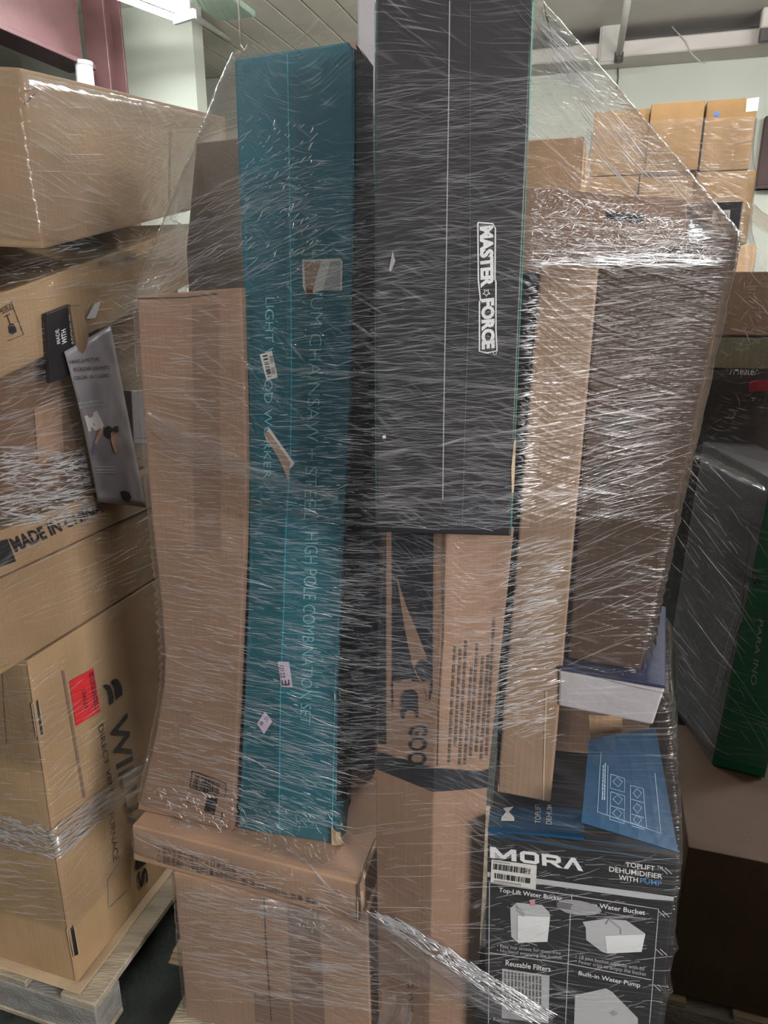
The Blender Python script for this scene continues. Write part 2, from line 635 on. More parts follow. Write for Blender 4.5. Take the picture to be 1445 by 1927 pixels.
def slab(name, parent, quad, thick, mat, bev=0.0008, nx=5, ny=5, warp=0.0, keep=True, label=None):
    """a sheet of board through four points TL TR BR BL with real thickness"""
    q = [Vector(p) for p in quad]
    n = (q[1] - q[0]).cross(q[3] - q[0]).normalized()
    if n.dot(CAM - q[0]) < 0:
        n = -n
    bm = bmesh.new()
    F, B = [], []
    for j in range(ny + 1):
        for i in range(nx + 1):
            s, t = i / nx, j / ny
            p = q[0] * (1 - s) * (1 - t) + q[1] * s * (1 - t) + q[2] * s * t + q[3] * (1 - s) * t
            p = p + n * warp * math.sin(math.pi * s) * math.cos(1.3 * t)
            F.append(bm.verts.new(p))
            B.append(bm.verts.new(p - n * thick))
    w = nx + 1
    for j in range(ny):
        for i in range(nx):
            a = j * w + i
            bm.faces.new((F[a], F[a + w], F[a + w + 1], F[a + 1]))
            bm.faces.new((B[a], B[a + 1], B[a + w + 1], B[a + w]))
    rim = [i for i in range(w)] + [j * w + nx for j in range(1, ny + 1)] + [ny * w + i for i in range(nx - 1, -1, -1)] + [j * w for j in range(ny - 1, 0, -1)]
    for a, b in zip(rim, rim[1:] + rim[:1]):
        bm.faces.new((F[a], F[b], B[b], B[a]))
    bmesh.ops.recalc_face_normals(bm, faces=bm.faces)
    return from_bm(name, bm, mat, parent, label=label, keep=keep)


def boxw(name, parent, o, ux, uy, uz, mat, bev=0.002, keep=False, label=None):
    """box from a corner and three edge vectors"""
    o, ux, uy, uz = Vector(o), Vector(ux), Vector(uy), Vector(uz)
    bm = bmesh.new()
    vs = [bm.verts.new(o + ux * a + uy * b + uz * c) for c in (0, 1) for b in (0, 1) for a in (0, 1)]
    for f in ((0, 2, 3, 1), (4, 5, 7, 6), (0, 1, 5, 4), (2, 6, 7, 3), (0, 4, 6, 2), (1, 3, 7, 5)):
        bm.faces.new([vs[i] for i in f])
    bmesh.ops.recalc_face_normals(bm, faces=bm.faces)
    if bev:
        bmesh.ops.bevel(bm, geom=bm.edges[:], offset=bev, segments=1, affect='EDGES', clamp_overlap=True)
    return from_bm(name, bm, mat, parent, keep=keep, label=label)


def tube(name, parent, pts, r, mat, seg=10, label=None):
    pts = [Vector(p) for p in pts]
    vs, fs = [], []
    for i, p in enumerate(pts):
        d = (pts[min(i + 1, len(pts) - 1)] - pts[max(i - 1, 0)]).normalized()
        a = d.orthogonal().normalized()
        if i and abs(d.dot(pa)) < 0.95:
            a = (pa - d * pa.dot(d)).normalized()
        pa = a
        b = d.cross(a)
        for s in range(seg):
            an = 2 * math.pi * s / seg
            vs.append(p + (a * math.cos(an) + b * math.sin(an)) * r)
    for i in range(len(pts) - 1):
        for s in range(seg):
            t = (s + 1) % seg
            fs.append((i * seg + s, i * seg + t, (i + 1) * seg + t, (i + 1) * seg + s))
    fs.append(list(range(seg))[::-1])
    fs.append([(len(pts) - 1) * seg + s for s in range(seg)])
    return part(name, vs, fs, mat, parent, True, label)


def structure(o):
    o['kind'] = 'structure'
    return o


def V(*a):
    return Vector(a)


# ------------------------------------------------------------------ the hall
WY = 7.7                       # back wall: Y = WY + KR X
HCEIL = 3.83


def wallp(px, py, off=0.0):
    return pp(px, py, WY - off / math.cos(YAW), KR)


W0 = V(0, WY, 0)
fl = part('floor', [V(-9, -6, 0), V(9, -6, 0), V(9, 12, 0), V(-9, 12, 0)], [(0, 1, 2, 3)], CONC)
structure(fl)
wb = boxw('wall_back', None, W0 - E1 * 6.5, E1 * 14, E2 * 0.2, UP * 4.2, WALLP, 0)
structure(wb)
# partition block in front of the back wall behind the column
PX = pp(362, 60, 5.75, KR)
PX.z = 0
wpt = boxw('wall_partition', None, PX - E1 * 1.6, E1 * 1.6, E2 * 0.15, UP * 4.0, WALLP, 0)
structure(wpt)
# the side wall stands left of the steel beam
LW = W0 - E1 * 5.4
wl = boxw('wall_left', None, LW - E2 * 12, E2 * 12, -E1 * 0.2, UP * 4.2, WALLG, 0)
structure(wl)
ce = boxw('ceiling', None, W0 - E1 * 6.5 - E2 * 13 + UP * (HCEIL + 0.03), E1 * 14, E2 * 13.2, UP * 0.15, CEILB, 0)
structure(ce)
# painted boards nailed under the ceiling, running into the hall
nb = 0
x = -4.6
proto = None
while x < 1.6:
    w = 0.235
    if proto is None:
        proto = boxw('ceiling_board', ce, V(0, 0, HCEIL), E1 * w, E2 * 7.8, UP * 0.028, CEILP, 0.006)
        pb = proto
    else:
        pb = proto.copy()
        COL.objects.link(pb)
        pb.parent = ce
    pb.location = W0 + E1 * x - E2 * 7.85
    x += w + 0.012
    nb += 1
boxw('ceiling_sheet', ce, W0 + E1 * 1.62 - E2 * 7.85 + UP * (HCEIL - 0.005), E1 * 5.8, E2 * 7.8, UP * 0.03, SOFFIT, 0.004)
boxw('ceiling_sheet', ce, W0 - E1 * 6.4 - E2 * 13 + UP * HCEIL, E1 * 13.9, E2 * 5.1, UP * 0.03, CEILP, 0.004)
# header boards and soffit along the top of the back wall
tr1 = boxw('trim_1', None, wallp(362, 139, 0.06), E1 * 1.9, E2 * 0.058, UP * 0.235, CEILP, 0.006)
structure(tr1)
tr2 = boxw('trim_2', None, W0 + E1 * 0.8 - E2 * 0.35 + UP * 3.61, E1 * 6.5, E2 * 0.348, UP * 0.115, SOFFIT, 0.01)
structure(tr2)
tr3 = boxw('trim_3', None, W0 + E1 * 0.8 - E2 * 0.30 + UP * 3.732, E1 * 6.5, E2 * 0.298, UP * 0.02, METALD, 0)
structure(tr3)

# steel beam along the left, its column, and the pipe beside it
bt = thing('steel_beam', 'maroon painted steel beam running under the ceiling at left', 'beam', pp(120, 60, 5.2))
BE = pp(168, 139, 5.5)
zb = BE.z
bo = BE - E2 * 4.6
boxw('web', bt, V(bo.x, bo.y, zb + 0.04) - E1 * 0.02, E1 * 0.02, E2 * 4.55, UP * 0.46, MAROON, 0.002)
boxw('bottom_flange', bt, V(bo.x, bo.y, zb) - E1 * 0.12, E1 * 0.22, E2 * 4.55, UP * 0.03, MAROON, 0.003)
boxw('top_flange', bt, V(bo.x, bo.y, zb + 0.50) - E1 * 0.12, E1 * 0.22, E2 * 4.55, UP * 0.03, MAROON, 0.003)
tube('hook', bt, [V(bo.x, bo.y, 0) + E2 * 3.1 + UP * (zb + 0.2) + E1 * 0.02, V(bo.x, bo.y, 0) + E2 * 3.14 + UP * (zb + 0.2) + E1 * 0.09,
                  V(bo.x, bo.y, 0) + E2 * 3.22 + UP * (zb + 0.1) + E1 * 0.12, V(bo.x, bo.y, 0) + E2 * 3.24 + UP * (zb - 0.04) + E1 * 0.12], 0.008, METALP, 8)
ct = thing('steel_column', 'maroon painted steel column standing against the pale back wall', 'column', V(BE.x, BE.y, 0))
cb = V(BE.x, BE.y, 0) + E2 * 0.03
boxw('flange', ct, cb - E1 * 0.03, E1 * 0.17, E2 * 0.02, UP * (HCEIL - 0.14), MAROON, 0.003)
boxw('flange', ct, cb - E1 * 0.03 + E2 * 0.18, E1 * 0.17, E2 * 0.02, UP * (HCEIL - 0.14), MAROON, 0.003)
boxw('web', ct, cb + E1 * 0.045 + E2 * 0.02, E1 * 0.02, E2 * 0.16, UP * (HCEIL - 0.14), MAROON, 0.002)
boxw('base_plate', ct, cb - E1 * 0.08 - E2 * 0.06, E1 * 0.27, E2 * 0.32, UP * 0.02, MAROON, 0.003)
wp = pp(157, 118, 5.3)
pt = thing('standing_pipe', 'short white pipe standing in front of the maroon column', 'pipe', V(wp.x, wp.y, 0))
tube('pipe', pt, [V(wp.x, wp.y, 0), V(wp.x, wp.y, wp.z)], 0.055, WHITEC, 16)
tube('rim', pt, [V(wp.x, wp.y, wp.z - 0.02), V(wp.x, wp.y, wp.z + 0.005)], 0.059, WHITEC, 16)


# fluorescent fixtures
def fixture(px, py, z, label, along=E1, length=1.25, at=None, lens=None, tmat=None):
    c = at if at is not None else pz(px, py, z)
    t = thing('fluorescent_fixture', label, 'ceiling lamp', c)
    side = UP.cross(along)
    p = c - along * length / 2
    boxw('housing', t, p - side * 0.045 + UP * 0.05, along * length, side * 0.09, UP * 0.06, FIXW, 0.006)
    if lens:
        boxw('lens', t, p - side * 0.14 + UP * 0.0, along * length, side * 0.28, UP * 0.04, lens, 0.006)
    else:
        for s in (-0.06, 0.06):
            tube('tube', t, [p + along * 0.02 + side * s + UP * 0.02, p + along * (length - 0.02) + side * s + UP * 0.02], 0.021, tmat or TUBE, 6)
        for e in (0, length - 0.03):
            boxw('end_cap', t, p - side * 0.10 + along * e - UP * 0.005, along * 0.03, side * 0.20, UP * 0.055, FIXW, 0.004)
    for e in (0.12, 0.88):
        q = p + along * length * e + UP * 0.11
        tube('hanger_rod', t, [q, V(q.x, q.y, HCEIL)], 0.004, METALD, 6)
    return t


LD = V(math.sin(math.radians(35)), math.cos(math.radians(35)), 0)
fixture(0, 0, 3.41, 'lit fluorescent lamp hanging above the left stack', at=pz(350, 40, 3.41) - LD * 0.62, along=LD, tmat=TUBED)
fixture(0, 0, 3.45, 'unlit ceiling lamp with a ribbed pale green lens', at=pz(446, 36, 3.56) - E2 * 0.62, along=E2, lens=GREENLENS)
for a, b, w in ((0.2, 3.9, 'over the aisle behind the middle load'), (3.3, 3.9, 'over the far stack'), (-2.3, 3.5, 'left of the aisle behind the middle load'),
                (2.6, 2.9, 'right of the aisle behind the right load'), (-1.92, -0.9, 'added as front fill behind the photographer to the left')):  # the last is an unseen lamp added to fill the load fronts
    fixture(0, 0, 3.46, 'lit fluorescent lamp above the view, ' + w, at=E1 * a + E2 * b + UP * 3.46, tmat=TUBEH if b < 0 else None)

# strut, rod, conduit and junction box under the ceiling
s0, s1 = pz(352, 22, 3.6), wallp(468, 99, 0.1)
st = thing('ceiling_strut', 'pale angle strut under the boarded ceiling beside the lamps', 'strut', s1)
tube('strut', st, [s0, s1], 0.022, METALP, 6)
tube('foot', st, [s1, s1 + E2 * 0.09], 0.035, METALP, 8)
r0 = pz(453, 84, 3.16)
rt = thing('hanging_rod', 'thin dark rod hanging from the ceiling above the teal box', 'rod', r0)
tube('rod', rt, [r0, V(r0.x, r0.y, HCEIL)], 0.006, METALD, 6)
tube('hook', rt, [r0, r0 + V(0.02, 0, -0.03), r0 + V(0.04, 0, 0.0)], 0.006, METALD, 6)
jb = wallp(1124, 122, 0.40)
jt = thing('junction_box', 'cream electrical box fixed at the top of the back wall', 'electrical box', jb)
boxw('housing', jt, jb, E1 * 0.19, E2 * 0.06, UP * 0.31, SOFFIT, 0.01)
boxw('cover', jt, jb - E2 * 0.012 + E1 * 0.015 + UP * 0.015, E1 * 0.16, E2 * 0.014, UP * 0.28, METALP, 0.006)
c1 = wallp(1164, 112, 0.42)
c0 = pz(1186, -30, 3.76)
cdt = thing('conduit', 'cream conduit pipe dropping from the ceiling to the electrical box', 'pipe', c1)
tube('pipe', cdt, [c0, c1 + UP * 0.03], 0.026, METALP, 10)
tube('fitting', cdt, [c1 + UP * 0.05, c1 - UP * 0.02], 0.036, METALD, 10)
w1 = [wallp(1264, 50, 0.36), wallp(1290, 78, 0.36), wallp(1300, 100, 0.36), wallp(1318, 117, 0.36), wallp(1328, 118, 0.36), wallp(1327, 112, 0.36)]
tag(tube('loose_wire', None, w1, 0.005, METALP, 6), 'thin loose wire dangling in front of the pale wall', 'wire')
w2 = [wallp(1162, 118, 0.03), wallp(1163, 145, 0.03), wallp(1160, 170, 0.03)]
tag(tube('wall_cable', None, w2, 0.006, METALD, 6), 'dark cable running down the wall below the electrical box', 'cable')
db = wallp(1428, 78, 0.5)
dt = thing('steel_bracket', 'dark steel bracket under the ceiling in the right corner', 'bracket', db)
boxw('plate', dt, db, E1 * 0.5, E2 * 0.05, UP * 0.09, METALD, 0.005)
boxw('arm', dt, db + UP * 0.09, E1 * 0.08, E2 * 0.1, UP * min(0.2, HCEIL - db.z - 0.1), SOFFIT, 0.01)
gp = wallp(1422, 356, 0.1)
gt = thing('wall_beam', 'dark maroon beam on the back wall at the right edge', 'beam', gp)
boxw('web', gt, gp, E1 * 2.0, E2 * 0.09, UP * 0.56, MAROOND, 0.004)
boxw('flange', gt, gp - E2 * 0.05, E1 * 2.0, E2 * 0.14, UP * 0.03, MAROOND, 0.004)


# ------------------------------------------------------------------ pallets
def pallet(label, corner, ux, uy, lx, ly, h=0.13, n=6, mat=WOOD, mat2=WOODG):
    """corner on the floor; ux, uy unit directions"""
    t = thing('wooden_pallet', label, 'pallet', corner, None)
    bw = 0.10
    for i in range(3):                                        # bottom boards and stringers
        o = corner + uy * (ly - 0.09) * i / 2
        boxw('stringer', t, o + UP * 0.018, ux * lx, uy * 0.09, UP * (h - 0.036 - 0.004), mat2, 0.004)
        boxw('bottom_board', t, o - uy * 0.0 + UP * 0.001, ux * lx, uy * 0.09, UP * 0.016, mat, 0.003)
    for i in range(n):
        o = corner + ux * (lx - bw) * i / (n - 1) + UP * (h - 0.021)
        boxw('deck_board', t, o, ux * bw, uy * ly, UP * 0.02, mat, 0.003)
    return t


# ------------------------------------------------------------------ the wrapped load in the middle
DV = V(0.25, 0.968, 0)
GLOAD = 'wrapped boxes on the middle pallet'
mc = V(-0.47, 1.19, 0)
pallet('wooden pallet under the middle wrapped load', V(-0.50, 1.20, 0) - DV * 0.02, V(0.97, -0.235, 0), V(0.235, 0.97, 0), 1.06, 0.95)
ZP = 0.13
# slip sheets of scrap board showing at the left foot of the load
s_a = pz(288, 1876, ZP + 0.02)
for i in range(3):
    dz = ZP + 0.001 + i * 0.0065
    a = pz(288, 1858 - i * 4, dz + 0.006)
    e = V(0.97, -0.235, 0)
    f = V(0.235, 0.97, 0)
    o = boxw('slip_sheet', None, V(a.x, a.y, dz) + f * (0.07 + 0.01 * i), e * (0.30 + 0.02 * i), f * 0.45, UP * 0.005, K_EDGE, 0.001)
    tag(o, ['lowest brown board sheet sticking out under the bottom carton', 'middle brown board sheet under the bottom carton',
            'top brown board sheet directly under the bottom carton'][i], 'cardboard sheet', 'scrap board sheets under the load')
ZL = ZP + 0.022

# bottom left carton
KL = -0.262
YL = 1.10
fr = [(pp(325, 1640, YL, KL), pp(692, 1722, YL, KL))]
bl, br = pp(350, 1905, YL, KL), pp(700, 1990, YL, KL)
bl.z = br.z = ZL
fr.append((bl, br))
zt = fr[0][0].z
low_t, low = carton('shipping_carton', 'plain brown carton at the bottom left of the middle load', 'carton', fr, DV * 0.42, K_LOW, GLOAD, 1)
dline(low, [(497, 1690), (500, 1760), (506, 1850), (511, 1922)], 2.2, INKSOFT, 'flap_seam')
dquad(low, [(478, 1868), (545, 1880), (548, 1935), (482, 1922)], TAPE, 'packing_tape')
dquad(low, [(540, 1692), (600, 1704), (612, 1935), (553, 1928)], TAPE, 'packing_tape', nx=2, ny=6)

# flat carton lying on it
KF = -0.325
YF = 1.07
zf0 = zt + 0.002
zf1 = pp(672, 1662, YF, KF).z
a, b = pp(247, 1552, YF, KF), pp(674, 1664, YF, KF)
c, d = pp(250, 1622, YF, KF), pp(675, 1738, YF, KF)
zt2 = (a.z + b.z) / 2
a.z = b.z = zt2
c.z = d.z = zf0
DVF = V(0.31, 0.951, 0)
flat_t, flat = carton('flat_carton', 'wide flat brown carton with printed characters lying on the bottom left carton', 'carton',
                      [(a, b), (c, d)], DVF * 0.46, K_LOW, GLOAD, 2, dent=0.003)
ZFT = zt2 + 0.001
dtext(flat, '□ 带灯条镜 □ 摄ケース □ 补光台镜', [(295, 1590), (445, 1628), (445, 1644), (295, 1603)], INKSOFT, 'printed_characters')
dtext(flat, '□ 镜柜普通中 □ 带化妆灯 ■ 带补光台灯', [(297, 1606), (446, 1645), (446, 1661), (297, 1622)], INKSOFT, 'printed_characters')
dtext(flat, '型号 □ 80公分', [(455, 1652), (542, 1676), (542, 1686), (455, 1663)], INKSOFT, 'printed_characters')
dtext(flat, '数量 套装', [(548, 1680), (598, 1692), (598, 1703), (548, 1690)], INKSOFT, 'printed_characters')
# torn open board edge at its right corner
for q in ([(672, 1668), (679, 1640), (683, 1700), (677, 1742)], [(679, 1640), (706, 1580), (708, 1588), (683, 1655)]):
    dpoly(flat, q, K_EDGE, 'torn_edge', eps=0.003)
dline(flat, [(676, 1738), (675, 1700), (673, 1664), (690, 1618), (706, 1580)], 2.0, INKSOFT, 'split_seam', eps=0.0035, step=12)

# tall plain carton on the left, crushed out at its foot
KB = -0.30
q_ = pz(440, 1566, ZFT + 0.002)
YB = q_.y - KB * q_.x + 0.02
LFT = [(257, 556), (263, 680), (272, 800), (282, 940), (290, 1020), (302, 1130), (309, 1230), (308, 1285), (294, 1370), (276, 1455), (258, 1530)]
RGT = [(454, 541), (459, 680), (463, 800), (464, 940), (462, 1020), (457, 1130), (453, 1230), (451, 1285), (447, 1370), (443, 1455), (438, 1568)]
fr = []
for i, ((x0, y0), (x1, y1)) in enumerate(zip(LFT, RGT)):
    t = i / 10
    yb = YB - 0.02 * t
    p, q = pp(x0, y0, yb, KB), pp(x1, y1, yb, KB)
    fr.append((p, q))
zb = ZFT + 0.002
fr[-1][0].z = fr[-1][1].z = zb
tall_rows = rows_from_front(fr, V(0.15, 0.989, 0) * 0.26)
tall_t, tall = carton('tall_carton', 'tall plain brown carton standing left of the teal box', 'carton', fr, V(0.15, 0.989, 0) * 0.26, K_PINK, GLOAD, 3, cuts=1)
dquad(tall, [(362, 575), (412, 572), (416, 1040), (368, 1040)], TAPE, 'packing_tape', nx=2, ny=10, label='clear tape strip with a wavy sheen')
dline(tall, [(258, 562), (352, 560), (458, 547)], 3, INKSOFT, 'flap_seam')
# printed barcode near its foot
dline(tall, [(362, 1450), (426, 1474), (424, 1500), (358, 1482)], 2.6, INK, 'barcode_frame', closed=True)
barcode(tall, [(368, 1457), (414, 1474), (412, 1500), (363, 1481)], INK)
dquad(tall, [(390, 1500), (410, 1502), (404, 1533), (384, 1528)], INK, 'black_mark', nx=2, ny=2)
dline(tall, [(350, 1505), (356, 1511)], 1.5, INK, 'tick_mark')
dline(tall, [(418, 1528), (418, 1540), (412, 1543)], 1.5, INK, 'tick_mark')

# teal box
KT = -0.20
q_ = pz(632, 1588, ZFT + 0.002)
YT = q_.y - KT * q_.x
LFT = [(439, 108), (447, 300), (458, 560), (468, 760), (469, 930), (466, 1130), (460, 1300), (449, 1570)]
RGT = [(666, 76), (667, 300), (664, 560), (659, 760), (651, 930), (643, 1130), (635, 1300), (630, 1588)]
fr = []
for i, ((x0, y0), (x1, y1)) in enumerate(zip(LFT, RGT)):
    t = i / 7
    yb = YT + 0.03 * (1 - t)
    fr.append((pp(x0, y0, yb, KT), pp(x1, y1, yb, KT)))
for p in fr[-1]:
    p.z = ZFT + 0.002
DVT = V(0.20, 0.98, 0)
teal_t, teal = carton('long_box', 'long teal box standing upright between the brown carton and the black box', 'box', fr, DVT * 0.13, TEAL, GLOAD, 4, cuts=1)
# darker left half of the front, seam, edge fold, black right side
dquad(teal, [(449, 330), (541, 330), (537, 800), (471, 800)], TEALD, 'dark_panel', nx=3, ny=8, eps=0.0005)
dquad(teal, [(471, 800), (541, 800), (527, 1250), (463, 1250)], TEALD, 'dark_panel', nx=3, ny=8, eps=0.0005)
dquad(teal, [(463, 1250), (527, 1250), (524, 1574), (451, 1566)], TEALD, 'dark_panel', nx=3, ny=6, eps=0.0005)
dline(teal, [(541, 100), (545, 330), (548, 560), (549, 720), (547, 860), (538, 1000), (534, 1150), (528, 1300), (525, 1574)], 1.8, TEALEDGE, 'flap_seam')
dline(teal, [(665, 130), (664, 560), (659, 760), (651, 930)], 2.0, TEALEDGE, 'folded_edge', eps=0.0012)
dline(teal, [(649, 960), (641, 1130), (633, 1300), (627, 1575)], 6.5, TEALEDGE, 'folded_edge', eps=0.0012)
rs = [(fr[i][1] + DVT * 0.004, fr[i][1] + DVT * 0.128) for i in range(len(fr))]
vs, fs = [], []
for i, (p, q) in enumerate(rs):
    o_ = V(0.0012, -0.0003, 0)
    vs += [p + o_, q + o_]
    if i:
        fs.append((2 * i - 2, 2 * i - 1, 2 * i + 1, 2 * i))
part('black_side_panel', vs, fs, surface('matte_black', (0.010, 0.009, 0.012), None, rough=0.95, spec=0.02), teal_t)
for q in ([(655, 66), (672, 68), (668, 95), (664, 92)], [(664, 92), (672, 68), (694, 92), (697, 103), (680, 84)]):
    dpoly(teal, q, TORN, 'torn_corner', eps=0.003)
dtext(teal, 'LITHIUM CHAINSAW + STEEL', [(612, 470), (594, 975), (572, 975), (588, 470)], TEALTXT, bold=-0.012)
dtext(teal, 'HIGH POLE COMBINATION SET', [(600, 1002), (584, 1364), (565, 1360), (574, 1002)], TEALTXT, bold=-0.012)
dtext(teal, 'LIGHT WOOD WORKER', [(516, 560), (510, 900), (496, 900), (500, 560)], TEALTXT, bold=-0.012)
dline(teal, [(463, 1000), (469, 800)], 1.0, TEALEDGE, 'crease')
dline(teal, [(527, 1302), (580, 1306), (634, 1313)], 1.6, TEALEDGE, 'crease')
dpoly(teal, [(629, 1305), (637, 1300), (638, 1318), (630, 1316)], LABEL, 'torn_nick', eps=0.003)
# labels
l = dpoly(teal, [(569, 489), (640, 486), (645, 492), (644, 547), (606, 547), (590, 551), (577, 553), (570, 540)], LABEL, 'torn_label', eps=0.0012)
dpoly(teal, [(572, 493), (604, 491), (588, 549), (576, 551)], TORN, 'bare_board', eps=0.0016)
dpoly(teal, [(577, 543), (588, 545), (590, 557), (577, 558)], surface('brown_tear', (0.12, 0.06, 0.035), None, rough=0.8), 'tear', eps=0.002)
dpoly(teal, [(622, 493), (640, 490), (640, 546), (608, 546)], LABELG, 'grey_layer', eps=0.0017)
l = dquad(teal, [(489, 667), (512, 660), (523, 710), (502, 716)], LABEL, 'barcode_label', nx=1, ny=1, eps=0.0012)
barcode(teal, [(495, 669), (504, 711), (512, 709), (503, 667)], INK, n=14, seed=5, eps=0.0018, parent=l)
lines_of_marks(teal, [(507, 666), (515, 664), (520, 708), (513, 709)], 2, MIDGREY, words=4, eps=0.0018, parent=l)
dpoly(teal, [(506, 806), (512, 812), (555, 872), (545, 884), (531, 868), (500, 825), (502, 812)], LABEL, 'torn_label', eps=0.0012)
dpoly(teal, [(497, 815), (506, 812), (546, 868), (544, 906), (528, 868)], TORN, 'bare_board', eps=0.0017)
l = dquad(teal, [(523, 1244), (544, 1245), (551, 1293), (530, 1292)], LILAC, 'sticker', nx=1, ny=1, eps=0.0012)
dtext(teal, 'E', [(531, 1290), (530, 1279), (545, 1278), (546, 1289)], INK, bold=0.02, eps=0.0018, parent=l)
dtext(teal, '2Z1D', [(529, 1276), (526, 1252), (534, 1251), (537, 1275)], INK, bold=0.01, eps=0.0018, parent=l)
dpoly(teal, [(499, 1338), (513, 1357), (497, 1381), (484, 1361)], LILAC, 'diamond_sticker', eps=0.0012)
dtext(teal, 'B', [(489, 1360), (493, 1355), (497, 1360), (493, 1365)], INKSOFT, eps=0.0018)
dtext(teal, '27', [(497, 1352), (503, 1346), (507, 1352), (502, 1358)], INKSOFT, eps=0.0018)
# crushed foot corner
ft = fr[-1][1]
slab('crushed_corner', teal_t, [ft + V(0.002, 0.0, 0.10), ft + V(0.030, 0.03, 0.085), ft + V(0.022, 0.02, 0.012), ft + V(0.002, -0.004, 0.004)], 0.004, TEAL, nx=2, ny=4, warp=0.006, keep=False)
slab('torn_flap', teal_t, [ft + V(-0.006, -0.006, 0.045), ft + V(0.012, -0.006, 0.03), ft + V(0.015, -0.005, 0.002), ft + V(-0.006, -0.006, 0.002)], 0.004, K_EDGE, nx=2, ny=2, warp=0.006, keep=False)
slab('torn_flap', teal_t, [ft + V(0.026, 0.028, 0.10), ft + V(0.036, 0.03, 0.11), ft + V(0.026, 0.024, 0.055), ft + V(0.018, 0.02, 0.05)], 0.004, K_DARK, nx=2, ny=2, keep=False)

# black box standing behind the gap
YK = 1.40
fr = [(pp(640, 330, YK, KT), pp(735, 330, YK, KT)), (pp(622, 1540, YK, KT), pp(705, 1540, YK, KT))]
for p in fr[-1]:
    p.z = ZFT + 0.002
blk_t, blk = carton('narrow_black_box', 'dark violet black box standing in the gap behind the teal box', 'box', fr, DVT * 0.15, BLACKV, GLOAD, 5)
zk = min(fr[0][0].z, fr[0][1].z) + 0.003
# white box on top of it, showing beside the tall black box
wa, wbb = pp(671, -14, YK, KT), pp(735, -14, YK, KT)
wt = min(wa.z, wbb.z)
wa.z = wbb.z = wt
fr = [(wa, wbb), (V(wa.x, wa.y, zk), V(wbb.x, wbb.y, zk))]
wht_t, wht = carton('narrow_white_box', 'narrow white box peeking out left of the tall black box', 'box', fr, DVT * 0.12, WHITEC, GLOAD, 6)

# corner-on carton with the black stripe (two faces seen)
YG = 1.03
gc_t = pp(842, 996, YG)
gc_b = V(gc_t.x - 0.008, YG + 0.01, ZL)
gl_dir = V(-0.873, 0.488, 0)
gr_dir = V(0.98, 0.20, 0)
g_top = pp(842, 996, YG).z - 0.002


def g_edge(px, py, dirn, origin):
    """length along a face from the near edge to the sight line of a pixel"""
    n = V(-dirn.y, dirn.x, 0)
    p = pn(px, py, origin, n)
    return (p - origin).dot(dirn)


lt = g_edge(722, 1000, gl_dir, gc_t)
lb = g_edge(709, 1480, gl_dir, V(gc_b.x, gc_b.y, 0.7))
rt_ = g_edge(969, 1000, gr_dir, gc_t)
rb_ = g_edge(921, 1480, gr_dir, V(gc_b.x, gc_b.y, 0.7))


def grow(c, L, R, z):
    c = V(c.x, c.y, z)
    return [c + gl_dir * L, c, c + gr_dir * R, c + gr_dir * R + gl_dir * L]


rows = [grow(gc_t, lt, rt_, g_top), grow(pp(816, 1487, YG + 0.005), lb, rb_, pp(816, 1487, YG + 0.005).z), grow(gc_b, lb, rb_, ZL)]
goo_t = thing('corner_carton', 'tall brown carton set corner-on with a black printed stripe and tape band', 'carton', (rows[-1][0] + rows[-1][2]) / 2, GLOAD)
goo = body('body', goo_t, rows, K_PINK, 3, 0.0015, 0.003, 7)
# black printed field with the winged shoe logo knocked out
dquad(goo, [(738, 1000), (816, 1000), (814, 1282), (738, 1282)], PRINTBLK, 'black_field', nx=3, ny=8, eps=0.0007)
dquad(goo, [(712, 1000), (727, 1000), (727, 1400), (712, 1400)], PRINTBLK, 'black_field', nx=1, ny=6, eps=0.0007)
dpoly(goo, [(747, 1084), (752, 1100), (765, 1140), (780, 1175), (793, 1208), (805, 1240), (792, 1240), (785, 1246), (781, 1256), (782, 1264), (777, 1254), (770, 1222), (762, 1182), (754, 1132)], K_PINK, 'wing_logo', eps=0.0012)
dline(goo, [(779, 1254), (783, 1266), (790, 1278), (799, 1290), (805, 1304), (806, 1318)], 3.0, K_PINK, 'wing_logo', eps=0.0012, step=5)
dline(goo, [(738.5, 1280), (739, 1324)], 3.0, PRINTBLK, 'black_field', eps=0.0010)
dline(goo, [(813, 1280), (812, 1300), (808, 1316)], 3.5, PRINTBLK, 'black_field', eps=0.0010)
dline(goo, [(750, 1286), (760, 1281), (775, 1279)], 5, K_PINK, 'wing_logo', eps=0.0012, step=5)
dpoly(goo, [(757, 1352), (756, 1318), (758, 1306), (765, 1298), (779, 1297), (787, 1305), (788, 1348), (784, 1350), (782, 1340), (776, 1335), (766, 1336), (762, 1346), (760, 1354)], PRINTBLK, 'logo_sole', eps=0.0016)
dline(goo, [(735, 1331), (739, 1327), (741, 1332), (737, 1335), (735, 1331)], 1.2, PRINTBLK, 'registered_mark', eps=0.0016)
dtext(goo, 'GOO', [(806, 1362), (803, 1440), (767, 1438), (771, 1366)], PRINTBLK, bold=0.02)
# fine print on the right face
for j in range(8):
    x0 = 849 + j * 10.6
    top = [1215, 1220, 1205, 1255, 1210, 1235, 1230, 1162][j]
    dx = (x0 - 842) * -0.06
    lines_of_marks(goo, [(x0 + 9, top), (x0 - 2 + dx, 1440), (x0 - 7 + dx, 1440), (x0 + 4, top)], 1, INKSOFT, seed=20 + j, words=14, fill=0.9)
dline(goo, [(838, 1000), (834, 1200), (826, 1330), (823, 1440)], 1.6, INKSOFT, 'corner_crease', eps=0.002)
